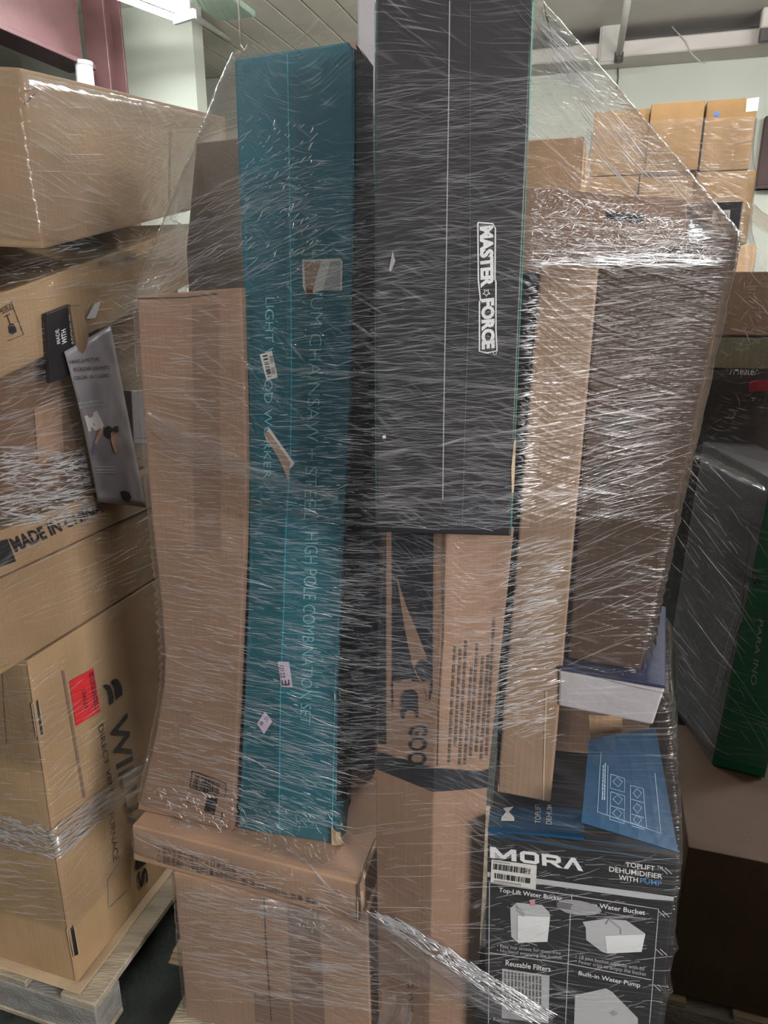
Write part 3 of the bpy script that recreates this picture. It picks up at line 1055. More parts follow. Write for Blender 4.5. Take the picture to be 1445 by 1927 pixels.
# black tape band round the carton
dquad(goo, [(711, 1413), (817, 1444), (816, 1489), (709, 1446)], BLKTAPE, 'black_tape_band', nx=4, ny=2, eps=0.0018)
dquad(goo, [(817, 1444), (928, 1452), (923, 1481), (816, 1489)], BLKTAPE, 'black_tape_band', nx=4, ny=2, eps=0.0018)
dtext(goo, '2 YVES', [(779, 1852), (778, 1905), (768, 1905), (769, 1852)], INKSOFT)

# tall black box standing on it
KM = -0.088
zm = g_top + 0.004
fr = []
for (x0, y0), (x1, y1), yb in (((705, -12), (1006, -12), 1.035), ((704, 500), (984, 500), 1.02), ((707, 992), (963, 997), 1.005)):
    fr.append((pp(x0, y0, yb, KM), pp(x1, y1, yb, KM)))
for p in fr[-1]:
    p.z = zm
DVM = V(0.085, 0.996, 0)
mf_t, mf = carton('tall_black_box', 'tall black box with white outlined lettering standing on the corner-on carton', 'box', fr, DVM * 0.20, BLACKC, GLOAD, 8)
dline(mf, [(846, 2), (844, 200), (841, 400), (838, 600), (835, 780), (833, 940)], 2.2, MIDGREY, 'flap_seam', eps=0.001)
dline(mf, [(705, 4), (704.5, 300), (705, 600), (707, 988)], 2.0, GREENEDGE, 'folded_edge', eps=0.0012)
dline(mf, [(1003, 4), (993, 300), (981, 560), (968, 860), (962, 992)], 5.0, GREENEDGE, 'folded_edge', eps=0.0012)
dline(mf, [(885, 6), (884, 500), (872, 900), (870, 990)], 1.0, DARKGREY, 'tape_edge', eps=0.001)
dline(mf, [(708, 990), (835, 995), (962, 995)], 1.6, DARKGREY, 'bottom_edge', eps=0.001)
dquad(mf, [(835, 945), (962, 948), (961, 994), (834, 992)], PRINTBLK, 'end_flap', nx=2, ny=1, eps=0.0009)
dpoly(mf, [(966, 830), (971, 828), (972, 930), (962, 928), (962, 880)], K_EDGE, 'scuffed_edge', eps=0.002)
dpoly(mf, [(732, 508), (739, 472), (744, 492), (735, 512)], MIDGREY, 'scuff', eps=0.002)
dpoly(mf, [(719, 820), (725, 818), (727, 824), (721, 825)], LABEL, 'scuff', eps=0.002)
# lettering: white keyline, black ground, white letters, star
key = [(899, 419), (927, 421), (932, 430), (931, 526), (933, 530), (933, 620), (935, 660), (917, 664), (902, 661), (902, 568), (904, 565), (900, 528)]
dline(mf, key, 2.6, WHITEINK, 'lettering_outline', closed=True, eps=0.0012)
dtext(mf, 'MASTER', [(928, 424), (929, 542), (904, 542), (902, 424)], WHITEINK, bold=0.055, shear=-0.12)
dtext(mf, 'FORCE', [(930, 560), (931, 658), (906, 658), (905, 560)], WHITEINK, bold=0.055, shear=-0.12)
star = []
for i in range(10):
    an = math.pi * i / 5 + 0.3
    rr_ = 7.2 if i % 2 == 0 else 3.2
    star.append((915 + rr_ * math.cos(an), 551 + rr_ * math.sin(an)))
dline(mf, star, 1.6, WHITEINK, 'star_outline', closed=True, eps=0.0012)
dline(mf, [(931 + 3.2 * math.cos(i * 0.7), 664 + 3.2 * math.sin(i * 0.7)) for i in range(9)], 0.9, WHITEINK, 'registered_mark', closed=True, eps=0.0012, step=3)

# dehumidifier carton on the right
KD = -0.21
YD = 1.05
fr = [(pp(917, 1564, YD, KD), pp(1279, 1611, YD, KD))]
bl, br = pp(915, 1927, YD, KD), pp(1243, 2000, YD, KD)
bl.z = br.z = ZL
fr.append((bl, br))
zz = (fr[0][0].z + fr[0][1].z) / 2
for p in fr[0]:
    p.z = zz
ZD = zz
DVD = V(0.206, 0.979, 0)
deh_t, deh = carton('appliance_carton', 'black appliance carton with blue flaps and white lettering at the bottom right', 'carton', fr, DVD * 0.34, BLACKC, GLOAD, 9)
dquad(deh, [(920, 1562), (1278, 1600), (1276, 1622), (919, 1572)], BLUE, 'blue_border', nx=6, ny=1, eps=0.0012)
# logo lettering drawn stroke by stroke
Q = [(922, 1592), (1092, 1614), (1094, 1638), (922, 1613)]


def logo(poly, nm='logo_lettering', mat=WHITEINK):
    dpoly(deh, [bil(Q, x_, y_) for x_, y_ in poly], mat, nm, eps=0.0014)


logo([(0, 1), (0, 0), (0.06, 0), (0.145, 0.62), (0.235, 0), (0.29, 0), (0.29, 1), (0.235, 1), (0.235, 0.42), (0.165, 0.92), (0.125, 0.92), (0.055, 0.42), (0.055, 1)])
for poly in ([(0.33, 0.18), (0.37, 0), (0.50, 0), (0.54, 0.18), (0.49, 0.26), (0.38, 0.26)], [(0.33, 0.18), (0.38, 0.26), (0.38, 0.74), (0.33, 0.82)],
             [(0.33, 0.82), (0.38, 0.74), (0.49, 0.74), (0.54, 0.82), (0.50, 1), (0.37, 1)], [(0.54, 0.18), (0.54, 0.82), (0.49, 0.74), (0.49, 0.26)]):
    logo(poly)
for poly in ([(0.57, 0.02), (0.62, 0.02), (0.62, 1.0), (0.57, 1.0)], [(0.62, 0.02), (0.74, 0.02), (0.78, 0.2), (0.73, 0.28), (0.62, 0.26)], [(0.78, 0.2), (0.78, 0.52), (0.74, 0.68), (0.73, 0.46), (0.73, 0.28)],
             [(0.62, 0.48), (0.73, 0.46), (0.74, 0.68), (0.62, 0.70)], [(0.66, 0.70), (0.73, 0.69), (0.80, 1.0), (0.74, 1.0)]):
    logo(poly)
logo([(0.80, 1.0), (0.90, 0.02), (0.94, 0.02), (1.02, 1.0), (0.965, 1.0), (0.915, 0.36), (0.855, 1.0)])
dtext(deh, 'TOPLIFT', [(1177, 1621), (1232, 1629), (1232, 1638), (1177, 1630)], WHITEINK, bold=0.01)
dtext(deh, 'TM', [(1236, 1628), (1247, 1630), (1246, 1635), (1236, 1633)], WHITEINK)
dtext(deh, 'DEHUMIDIFIER', [(1146, 1629.5), (1246, 1644), (1246, 1653.5), (1146, 1639)], WHITEINK, bold=0.01)
dtext(deh, 'WITH', [(1164, 1645), (1200, 1650.5), (1200, 1660), (1164, 1654.5)], WHITEINK, bold=0.01)
dtext(deh, 'PUMP', [(1204, 1651), (1245, 1657.5), (1245, 1667), (1204, 1660.5)], BLUETXT, bold=0.01)
dquad(deh, [(916, 1640), (1275, 1687), (1274, 1699), (916, 1649)], PALEGREY, 'grey_stripe', nx=6, ny=1, eps=0.0011)
lb_ = dquad(deh, [(925, 1616), (1010, 1627), (1008, 1672), (923, 1658)], LABEL, 'barcode_label', nx=2, ny=2, eps=0.0017)
barcode(deh, [(929, 1623), (999, 1633), (998, 1644), (928, 1634)], INK, n=34, seed=8, eps=0.0023, parent=lb_)
barcode(deh, [(931, 1641), (998, 1651), (997, 1661), (931, 1651)], INK, n=34, seed=9, eps=0.0023, parent=lb_)
lines_of_marks(deh, [(929, 1618), (966, 1623), (966, 1626), (929, 1621)], 1, MIDGREY, seed=3, eps=0.0023, parent=lb_)
lines_of_marks(deh, [(929, 1653), (990, 1662), (990, 1668), (929, 1658)], 1, MIDGREY, seed=4, eps=0.0023, parent=lb_)
# frame and panels
dline(deh, [(921, 1660), (1239, 1710), (1222, 1925)], 1.6, PALEGREY, 'panel_border')
dline(deh, [(921, 1660), (919, 1925)], 1.6, PALEGREY, 'panel_border')
dline(deh, [(1076, 1684), (1073, 1720), (1064, 1925)], 1.6, PALEGREY, 'panel_divider')
dline(deh, [(920, 1792), (1070, 1813), (1225, 1843)], 1.6, PALEGREY, 'panel_divider')
dtext(deh, 'Top-Lift Water Bucket', [(939, 1669), (1058, 1686), (1058, 1697), (938, 1680)], WHITEINK, bold=0.012)
dtext(deh, 'Large Water Bucket', [(1092, 1694), (1214, 1712), (1213, 1724), (1092, 1705)], WHITEINK, bold=0.012)
dtext(deh, '• Easy top access for mess-free', [(935, 1775), (1055, 1789), (1055, 1798), (935, 1783)], PALEGREY)
dtext(deh, '• No-bend emptying the bucket', [(935, 1784), (1057, 1798), (1057, 1807), (935, 1792)], PALEGREY)
dtext(deh, 'Reusable Filters', [(952, 1806), (1036, 1818), (1036, 1828), (951, 1816)], WHITEINK, bold=0.012)
dtext(deh, '• 18 pint bucket capacity with lid', [(1083, 1795), (1212, 1819), (1211, 1828), (1082, 1804)], PALEGREY)
dtext(deh, '• Fewer trips to empty the bucket', [(1083, 1804), (1216, 1829), (1215, 1838), (1082, 1813)], PALEGREY)
dtext(deh, 'Built-in Water Pump', [(1089, 1826), (1205, 1849), (1204, 1860), (1088, 1836)], WHITEINK, bold=0.012)
dtext(deh, '• Remov', [(921, 1912), (958, 1918), (958, 1925), (921, 1919)], PALEGREY)
# pictures of the buckets, filter and pump
dpoly(deh, [(960, 1708), (971, 1708), (972, 1698), (1020, 1702), (1034, 1717), (1035, 1724), (1030, 1771), (974, 1773), (962, 1762)], PALEGREY, 'bucket_picture')
dpoly(deh, [(974, 1722), (1035, 1724), (1030, 1771), (974, 1773)], WHITEINK, 'bucket_front', eps=0.0014)
dpoly(deh, [(971, 1700), (986, 1716), (986, 1725), (972, 1712)], MIDGREY, 'bucket_handle', eps=0.0016)
dpoly(deh, [(996, 1692), (1007, 1691), (1006, 1704), (998, 1703)], PINKPRINT, 'printed_hand', eps=0.0016)
dpoly(deh, [(1096, 1734), (1140, 1728), (1178, 1731), (1214, 1756), (1208, 1764), (1206, 1790), (1170, 1788), (1140, 1793), (1132, 1790), (1103, 1768), (1102, 1745)], PALEGREY, 'tub_picture')
dpoly(deh, [(1138, 1760), (1214, 1757), (1207, 1790), (1170, 1787), (1142, 1793)], WHITEINK, 'tub_front', eps=0.0014)
dline(deh, [(1140, 1738), (1146, 1728), (1168, 1746), (1168, 1756)], 3, MIDGREY, 'tub_handle', eps=0.0018)
dpoly(deh, [(945, 1822), (1034, 1835), (1032, 1925), (944, 1915)], PALEGREY, 'filter_picture')
for i in range(11):
    x0 = 949 + i * 6.6
    dquad(deh, [(x0, 1826 + i), (x0 + 3.6, 1826.5 + i), (x0 + 3.4, 1890 + i), (x0, 1889 + i)], DARKGREY, 'filter_slot', nx=1, ny=1, eps=0.0014)
for j in range(4):
    dline(deh, [(947, 1840 + j * 13), (1021, 1851 + j * 13)], 1.6, PALEGREY, 'filter_bar', eps=0.0018)
dpoly(deh, [(1082, 1872), (1140, 1859), (1152, 1866), (1200, 1915), (1200, 1927), (1080, 1927)], PALEGREY, 'pump_picture')
dpoly(deh, [(1146, 1905), (1155, 1900), (1163, 1906), (1154, 1912)], MIDGREY, 'pump_outlet', eps=0.0014)
# torn oval label patch
ov = [(1075 + (42 + 7 * math.cos(a_)) * math.cos(a_) - 10, 1706 + 14 * math.sin(a_) + 0.13 * 46 * math.cos(a_)) for a_ in [i * math.pi / 9 for i in range(18)]]
dpoly(deh, [(x_ + 18, y_) for x_, y_ in ov], MIDGREY, 'scratched_patch', eps=0.002)
lines_of_marks(deh, [(1046, 1694), (1080, 1699), (1080, 1712), (1046, 1707)], 4, DARKGREY, seed=6, eps=0.0026)
for y0 in (1632, 1713, 1785, 1852):
    for dx in (0, 8):
        x0 = 1243 + dx - (y0 - 1632) * 0.06
        dline(deh, [(x0, y0), (x0 + 13, y0 + 12)], 1.6, PALEGREY, 'hatch_mark')

# its open flaps
fa = [pp(929, 1462, 1.24, KD), pp(1100, 1480, 1.24, KD), pp(1099, 1577, 1.035, KD), pp(918, 1561, 1.035, KD)]
f1 = slab('flap', deh_t, fa, 0.004, BLUE, warp=0.003)
dtext(f1, 'MO', [(943, 1546), (942, 1468), (966, 1468), (968, 1546)], WHITEINK, bold=0.02)
dtext(f1, 'TOPLIFT', [(1006, 1550), (1007, 1512), (1018, 1512), (1017, 1551)], PALEGREY, bold=0.01)
dtext(f1, 'DEHUMI', [(1027, 1552), (1029, 1512), (1039, 1512), (1038, 1553)], PALEGREY, bold=0.01)
fb = [pp(1108, 1392, 1.16, KD), pp(1234, 1372, 1.16, KD), pp(1276, 1604, 1.04, KD), pp(1094, 1548, 1.04, KD)]
f2 = slab('flap', deh_t, fb, 0.004, BLUE, warp=0.004)
dline(f2, [(1131, 1415), (1124, 1528), (1243, 1568), (1232, 1455)], 1.2, BLUELINE, 'line_art_frame')
dline(f2, [(1144, 1440), (1142, 1533)], 1.0, BLUELINE, 'line_art_rule')
lines_of_marks(f2, [(1131, 1505), (1134, 1430), (1141, 1431), (1139, 1506)], 2, BLUELINE, seed=41, words=10)
for (x0, y0) in ((1149, 1457), (1149, 1490), (1148, 1516)):
    dline(f2, [(x0, y0), (x0 + 26, y0 + 8), (x0 + 26, y0 + 34), (x0 - 1, y0 + 26)], 1.1, BLUELINE, 'line_art_picture', closed=True)
    dline(f2, [(x0 + 4, y0 + 14), (x0 + 12, y0 + 6), (x0 + 22, y0 + 14), (x0 + 14, y0 + 24)], 1.1, BLUELINE, 'line_art_picture', closed=True)
dline(f2, [(1186, 1478), (1210, 1484), (1216, 1558), (1186, 1547)], 1.1, BLUELINE, 'line_art_picture', closed=True)
for (x0, y0) in ((1188, 1482), (1188, 1510), (1188, 1532)):
    dline(f2, [(x0 + 3, y0 + 10), (x0 + 10, y0 + 2), (x0 + 19, y0 + 10), (x0 + 11, y0 + 20)], 1.1, BLUELINE, 'line_art_picture', closed=True)
    dline(f2, [(x0, y0 + 22), (x0 + 24, y0 + 29)], 1.0, BLUELINE, 'line_art_rule')

# carton that props the white box above the open flaps
fp = [(pp(1040, 1330, 1.30, KD), pp(1225, 1355, 1.30, KD))]
zz = pp(1215, 1365, 1.16, -0.38).z - 0.004
for p in fp[0]:
    p.z = zz
fp.append((V(fp[0][0].x, fp[0][0].y, ZD + 0.004), V(fp[0][1].x, fp[0][1].y, ZD + 0.004)))
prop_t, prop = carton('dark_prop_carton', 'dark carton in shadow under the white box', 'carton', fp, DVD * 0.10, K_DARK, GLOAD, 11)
# torn brown flap hanging in front of it
tf = [pp(1108, 1345, 1.20, KD), pp(1170, 1345, 1.20, KD), pp(1176, 1438, 1.19, KD), pp(1112, 1408, 1.19, KD)]
o = slab('torn_board', None, tf, 0.004, K_TAN, warp=0.004, keep=False)
tag(o, 'torn scrap of brown board tucked under the white box', 'cardboard scrap')
tube_y = [pp(1036, 1380 + 0 * i, 1.2, KD) for i in range(2)]

# white flat box with a navy lid
KW = -0.38
YW = 1.17
a, b = pp(1052, 1256, YW, KW), pp(1251, 1303, YW, KW)
c, d = pp(1050, 1328, YW, KW), pp(1218, 1365, YW, KW)
zt3 = (a.z + b.z) / 2
zb3 = zz + 0.003
a.z = b.z = zt3
c.z = d.z = zb3
d.x = b.x - 0.012
d.y = b.y
DVW = V(0.355, 0.935, 0)
white_t, white = carton('flat_white_box', 'flat white box with a navy lid under the leaning brown carton', 'box', [(a, b), (c, d)], DVW * 0.32, WHITEC, GLOAD, 12)
n_ = 0.0015
lid = boxw('navy_lid', white_t, V(a.x, a.y, zt3 + 0.001) - DVW * 0.002, b - a, DVW * 0.322, UP * 0.006, NAVY, 0.002)
dquad(white, [(1052, 1240), (1252, 1290), (1251, 1306), (1052, 1258)], NAVY, 'navy_edge', nx=4, ny=1, eps=0.0012)
ZW = zt3 + 0.008

# leaning wide carton
KBB = -0.384
q_ = pz(1206, 1263, ZW + 0.002)
YBB = q_.y - KBB * q_.x
fr = [(pp(1128, 488, YBB + 0.02, KBB), pp(1387, 437, YBB + 0.02, KBB)), (pp(1067, 1240, YBB, KBB), pp(1206, 1263, YBB, KBB))]
zz = ZW + 0.002
for p in fr[1]:
    p.z = zz
zz2 = (fr[0][0].z + fr[0][1].z) / 2
DVB = V(0.36, 0.933, 0)
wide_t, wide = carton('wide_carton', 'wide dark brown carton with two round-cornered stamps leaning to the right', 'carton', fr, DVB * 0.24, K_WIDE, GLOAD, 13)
st1 = [(1136, 781), (1192, 787), (1190, 814), (1134, 812)]
dquad(wide, [(1137, 780), (1146, 781), (1143, 812), (1133, 811)], INKGREEN, 'stamp_block', nx=1, ny=1)
for (x0, y0, x1, y1) in ((1150, 784, 1168, 790), (1151, 794, 1162, 806), (1168, 788, 1180, 798), (1164, 800, 1176, 806), (1183, 785, 1186, 800), (1189, 787, 1192, 812), (1150, 808, 1186, 811), (1178, 803, 1182, 814), (1160, 814, 1176, 817)):
    dquad(wide, [(x0, y0), (x1, y0 + 1), (x1, y1 + 1), (x0, y1)], INKGREEN, 'stamp_block', nx=1, ny=1)
dline(wide, [(1143 + 31 * math.cos(i * 0.35) * 1.0, 895 + 24 * math.sin(i * 0.35)) for i in range(18)], 1.4, INKGREEN, 'round_stamp', closed=True, step=8)
lines_of_marks(wide, [(1118, 880), (1168, 884), (1166, 912), (1116, 908)], 5, INKGREEN, 'round_stamp_print', seed=51, words=10, fill=0.5)
dline(wide, [(1240, 960), (1236, 1130)], 1.2, INKSOFT, 'crease')

# narrow carton in front of it
fr = [(pp(1016, 496, 1.165, -0.30), pp(1127, 496, 1.165, -0.30)), (pp(934, 1490, 1.145, -0.30), pp(1036, 1512, 1.145, -0.30))]
zz = ZD + 0.008
# foot rests on the inner flaps
m0 = (fr[1][0].z + fr[1][1].z) / 2
for p in fr[1]:
    p.z = m0
nar_t, nar = carton('narrow_carton', 'narrow lighter brown carton standing between the black box and the wide carton', 'carton', fr, V(0.287, 0.958, 0) * 0.05, K_MID, GLOAD, 14)
dline(nar, [(943, 1300), (938, 1488)], 3, K_EDGE, 'flap_edge')
dline(nar, [(1028, 1300), (1022, 1506)], 3, K_EDGE, 'flap_edge')
# navy box in the slot between the tall black box and the narrow carton
fr = [(pp(962, 512, 1.255, -0.30), pp(1050, 512, 1.255, -0.30)), (pp(930, 1500, 1.255, -0.30), pp(1010, 1500, 1.255, -0.30))]
for p in fr[1]:
    p.z = ZD + 0.003
nv_t, nvb = carton('narrow_navy_box', 'dark navy box in the slot between the tall black box and the narrow carton', 'box', fr, V(0.287, 0.958, 0) * 0.05, NAVY, GLOAD, 17)

# carton behind, rising above the wide one, with a black handle strip
fr = [(pp(985, 350, 1.50, -0.33), pp(1290, 420, 1.50, -0.33)), (pp(985, 700, 1.50, -0.33), pp(1290, 700, 1.50, -0.33))]
zz = fr[0][0].z
fr[0][1].z = zz - 0.03
for p in fr[1]:
    p.z = ZD + 0.06
rear_t, rear = carton('rear_carton', 'brown carton under crinkled film behind the wide carton', 'carton', fr, DVB * 0.18, K_PINK, GLOAD, 15)
dquad(rear, [(1143, 397), (1212, 405), (1210, 420), (1146, 412)], BLACKC, 'black_strip', nx=2, ny=1, eps=0.003)
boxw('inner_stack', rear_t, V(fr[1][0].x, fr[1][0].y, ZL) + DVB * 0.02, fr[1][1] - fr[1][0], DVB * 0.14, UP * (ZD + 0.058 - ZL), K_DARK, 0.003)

# grey-brown carton behind the left tall one
fr = [(pp(368, 268, 1.55, -0.30), pp(520, 250, 1.55, -0.30)), (pp(350, 470, 1.55, -0.30), pp(500, 470, 1.55, -0.30)), (pp(352, 800, 1.55, -0.30), pp(500, 800, 1.55, -0.30))]
for p in fr[2]:
    p.z = ZFT + 0.003
bg_t, bg = carton('back_carton', 'grey brown carton behind the tall left carton, veiled by film', 'carton', fr, DV * 0.12, K_GREY, GLOAD, 16, cuts=2)

# scrap of clear film caught at the foot of the corner-on carton
vs, fs, uv = [], [], []
for j in range(9):
    for i in range(9):
        a_, b_ = i / 8, j / 8
        q = bil([(716, 1858), (772, 1884), (764, 1960), (710, 1950)], a_, b_)
        vs.append(pp(q[0] + 6 * math.sin(5 * b_), q[1] + 5 * math.sin(7 * a_), 0.985 - 0.018 * noise.noise(V(a_ * 3, b_ * 3, 1)) - 0.012 * math.sin(9 * a_ + 3 * b_)))
        uv.append((b_ * 0.08, a_ * 0.06))
for j in range(8):
    for i in range(8):
        k = j * 9 + i
        fs.append((k, k + 9, k + 10, k + 1))
tag(part('film_scrap', vs, fs, ROPE, None, True, uvs=uv), 'crumpled scrap of clear film at the foot of the corner-on carton', 'plastic scrap')

MAIN = [low, flat, tall, teal, blk, wht, goo, mf, deh, prop, white, wide, nar, rear, bg]

# ------------------------------------------------------------------ the left load
C0 = pz(147, 1851, ZP + 0.006)
GL_ = 'wrapped boxes on the left pallet'


def pr(px, py, off=0.0):
    return pn(px, py, C0 + E1 * off, E1)


pc = V(C0.x, C0.y, 0) - E2 * 0.03 + E1 * 0.02
pallet('wooden pallet under the left load with a splintered edge', pc - E1 * 1.05, E1, E2, 1.10, 1.0)
sh = boxw('base_sheet', None, V(C0.x, C0.y, ZP + 0.001) - E1 * 0.75 - E2 * 0.02, E1 * 0.77, E2 * 0.85, UP * 0.004, K_EDGE, 0.001)
tag(sh, 'frayed brown board sheet between the left pallet and the tall carton', 'cardboard sheet')


def lrows(top, bot, lf, lr, toplift=0.0, botlift=0.0):
    out = []
    for c, dz in ((top, toplift), (bot, botlift)):
        out.append([c - E1 * lf, c, c + E2 * lr + UP * dz, c - E1 * lf + E2 * lr + UP * dz])
    return out


def lbox(name, label, top, bot, lf, lr, mat, seed, dent=0.003, tl=0.0, bl_=0.0):
    rows = lrows(top, bot, lf, lr, tl, bl_)
    t = thing(name, label, 'carton', (rows[1][0] + rows[1][2]) / 2, GL_)
    return t, body('body', t, rows, mat, 3, dent, 0.004, seed)


ft_ = pr(52, 1243)
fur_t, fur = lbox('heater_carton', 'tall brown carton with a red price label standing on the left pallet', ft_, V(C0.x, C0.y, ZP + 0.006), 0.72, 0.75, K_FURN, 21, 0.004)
rl = dquad(fur, [(129, 1282), (174, 1257), (187, 1338), (141, 1366)], RED, 'red_label', nx=2, ny=3, eps=0.003, label='bright red price label')
dtext(fur, '1040.00', [(158, 1296), (163, 1331), (156, 1333), (150, 1299)], INK, eps=0.0045, parent=rl)
lines_of_marks(fur, [(173, 1262), (184, 1334), (176, 1338), (164, 1267)], 2, REDPRINT, seed=60, eps=0.0045, words=7, parent=rl)
dpoly(fur, [(191, 1290), (198, 1287), (205, 1289), (209, 1298), (212, 1310), (212, 1322), (205, 1326), (204, 1312), (200, 1300)], INK, 'leaf_logo', eps=0.003)
dpoly(fur, [(206, 1283), (213, 1277), (220, 1278), (227, 1290), (229, 1307), (220, 1314), (217, 1318), (216, 1302), (212, 1290)], INK, 'leaf_logo', eps=0.003)
dtext(fur, 'WILLIAMS', [(238, 1340), (278, 1660), (262, 1672), (202, 1358)], INK, bold=0.02, eps=0.003)
dtext(fur, 'DIRECT VENT', [(192, 1360), (214, 1500), (207, 1504), (183, 1368)], INK, eps=0.003)
dtext(fur, 'FURNACE', [(213, 1525), (222, 1616), (212, 1622), (203, 1534)], INK, eps=0.003)
dline(fur, [(203, 1708), (202, 1655), (224, 1622), (246, 1600), (246, 1668), (206, 1707)], 1.4, MIDGREY, 'document_pouch_edge', eps=0.003)
dquad(fur, [(114, 1262), (119, 1262), (160, 1500), (155, 1502)], TAPE, 'printed_stripe', nx=1, ny=5, eps=0.0025)
for q in ([(62, 1322), (69, 1316), (79, 1380), (71, 1384)], [(128, 1747), (136, 1741), (146, 1795), (137, 1798)]):
    dpoly(fur, q, BLACKC, 'hand_slot', eps=0.004)
    dline(fur, q, 1.5, K_EDGE, 'slot_rim', eps=0.0045, closed=True)
dline(fur, [(54, 1250), (76, 1400), (97, 1540), (145, 1846)], 3.0, K_TAN, 'corner_highlight', eps=0.003, step=30)  # slight highlight along the near corner, put in as a tan line
dline(fur, [(13, 1400), (0, 1200)], 1, INKSOFT, 'crease')

ztop = ft_.z
p1 = pr(0, 1082)
f2t = V(ft_.x, ft_.y, 0) - E2 * 0.20
fl_t, flc = lbox('shallow_carton', 'shallow brown carton lying on the tall carton with the red label', V(f2t.x, f2t.y, pr(0, 1088).z), V(f2t.x, f2t.y, ztop + 0.003), 0.70, 0.98, K_LEFT, 22, 0.004)
za = pr(0, 1088).z
# carton with the country-of-origin print
cc = f2t + E1 * 0.008
ch_t, ch = lbox('printed_carton', 'brown carton marked with black origin lettering under the white bag', V(cc.x, cc.y, za + 0.095), V(cc.x, cc.y, za + 0.004), 0.70, 0.95, K_LEFT, 23, 0.003)
dtext(ch, 'MADE IN CHINA', [(14, 1014), (190, 944), (194, 962), (28, 1040)], INK, bold=0.03, eps=0.0035)
dquad(ch, [(-20, 1022), (12, 1014), (28, 1056), (-12, 1070)], BLACKC, 'black_panel', nx=2, ny=2, eps=0.003)
zc = za + 0.095
# dark middle cartons behind the film
mc_ = V(f2t.x, f2t.y, 0) - E1 * 0.03 + E2 * 0.02
zm1 = pr(0, 700).z
qa, qb = pr(0, 548), pr(335, 428)
FT = (qb.z - qa.z) / (qb - qa).dot(E2)      # the fragile carton lies tilted, its far end raised
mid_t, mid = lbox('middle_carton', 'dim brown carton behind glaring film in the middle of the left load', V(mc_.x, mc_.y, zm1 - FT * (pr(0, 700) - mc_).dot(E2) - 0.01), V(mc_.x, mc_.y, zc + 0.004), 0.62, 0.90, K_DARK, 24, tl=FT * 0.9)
dquad(mid, [(62, 770), (112, 745), (118, 850), (70, 880)], K_PINK, 'lighter_panel', nx=2, ny=2, eps=0.003)
# fragile carton
fg = V(f2t.x, f2t.y, 0) + E1 * 0.012
zfr = pr(0, 548).z - FT * (pr(0, 548) - fg).dot(E2)
frag_t, frag = lbox('fragile_carton', 'brown carton with a printed wine glass symbol, second from the top left', V(fg.x, fg.y, zfr), V(fg.x, fg.y, zfr - (pr(0, 548).z - zm1)), 0.66, 0.95, K_LEFT, 25, tl=FT * 0.95, bl_=FT * 0.95)
dline(frag, [(0, 582), (18, 567), (42, 630), (12, 641)], 1.4, INK, 'symbol_frame', eps=0.0035)
dline(frag, [(2, 590), (22, 580)], 1.4, INK, 'symbol_frame', eps=0.0035)
dtext(frag, 'FRAGILE', [(-14, 586), (18, 571), (19, 579), (-12, 595)], INK, eps=0.0035)
dpoly(frag, [(13, 612), (22, 608), (27, 616), (29, 624), (21, 630), (15, 626)], INK, 'glass_symbol', eps=0.0035)
dline(frag, [(17, 611), (11, 594)], 1.6, INK, 'glass_symbol', eps=0.0035)
dline(frag, [(6, 596), (16, 591)], 1.6, INK, 'glass_symbol', eps=0.0035)
dtext(frag, 'FRAGILE    MADE', [(185, 492), (255, 478), (256, 486), (186, 501)], INKSOFT, eps=0.0035)
# top carton, slightly askew
n0, n1 = pp(38, 124, 1.32), pp(42, 470, 1.32)
f0, f1_ = pp(425, 220, 2.38), pp(425, 402, 2.38)
n1.x, n1.y = n0.x, n0.y
zft_ = lambda p: zfr + FT * (p - fg).dot(E2)
n1.z = max(n1.z, zft_(n1) + 0.006)
f1_.x, f1_.y = f0.x, f0.y
f1_.z = max(f1_.z - 0.03, zft_(f1_) + 0.006)
lf_ = V(-0.80, -0.02, 0.03) * 0.75
rows = [[n0 + lf_, n0, f0, f0 + lf_], [n1 + lf_, n1, f1_, f1_ + lf_]]
top_t = thing('top_carton', 'large brown carton on top of the left load under loose film', 'carton', (rows[1][0] + rows[1][2]) / 2, GL_)
top = body('body', top_t, rows, K_GOLD, 3, 0.004, 0.005, 26)
dline(top, [(320, 240), (317, 420)], 1.6, INKSOFT, 'crease', eps=0.003)
dline(top, [(44, 172), (70, 165), (64, 176), (46, 196)], 1.4, INKSOFT, 'crease', eps=0.003)

# black box, board tube, bag and white box tucked into the load
tuck = V(C0.x, C0.y, 0)
bq = [pr(88, 590, 0.030), pr(134, 572, 0.030), pr(146, 700, 0.030), pr(96, 722, 0.030)]
bx_t = thing('small_black_box', 'small black box with white lettering above the white bag', 'box', (bq[2] + bq[3]) / 2, GL_)
bx = body('body', bx_t, rows_from_front([(bq[0], bq[1]), (bq[3], bq[2])], -E1 * 0.012), BLACKC, 2, 0.001, 0.002, 27)
dtext(bx, 'MADE', [(106, 648), (103, 622), (110, 618), (113, 646)], PALEGREY, bold=0.02)
dtext(bx, 'WITH', [(116, 648), (114, 622), (123, 618), (126, 646)], WHITEINK, bold=0.02)
dtext(bx, 'RECYCLED', [(134, 648), (128, 590), (134, 588), (141, 646)], PALEGREY, bold=0.02)
tq = [pr(132, 577, 0.036), pr(155, 574, 0.036), pr(174, 668, 0.036), pr(147, 672, 0.036)]
o = slab('board_strip', None, tq, 0.02, K_GOLD, nx=3, ny=3, warp=0.004, keep=False)
tag(o, 'tan board strip standing beside the small black box', 'cardboard strip')
tq = [pr(178, 572, 0.030), pr(190, 566, 0.030), pr(180, 598, 0.030), pr(164, 600, 0.030)]
o = slab('plastic_strap_end', None, tq, 0.003, PALEGREY, nx=2, ny=2, keep=False)
tag(o, 'loose grey plastic strap end above the white bag', 'strap')
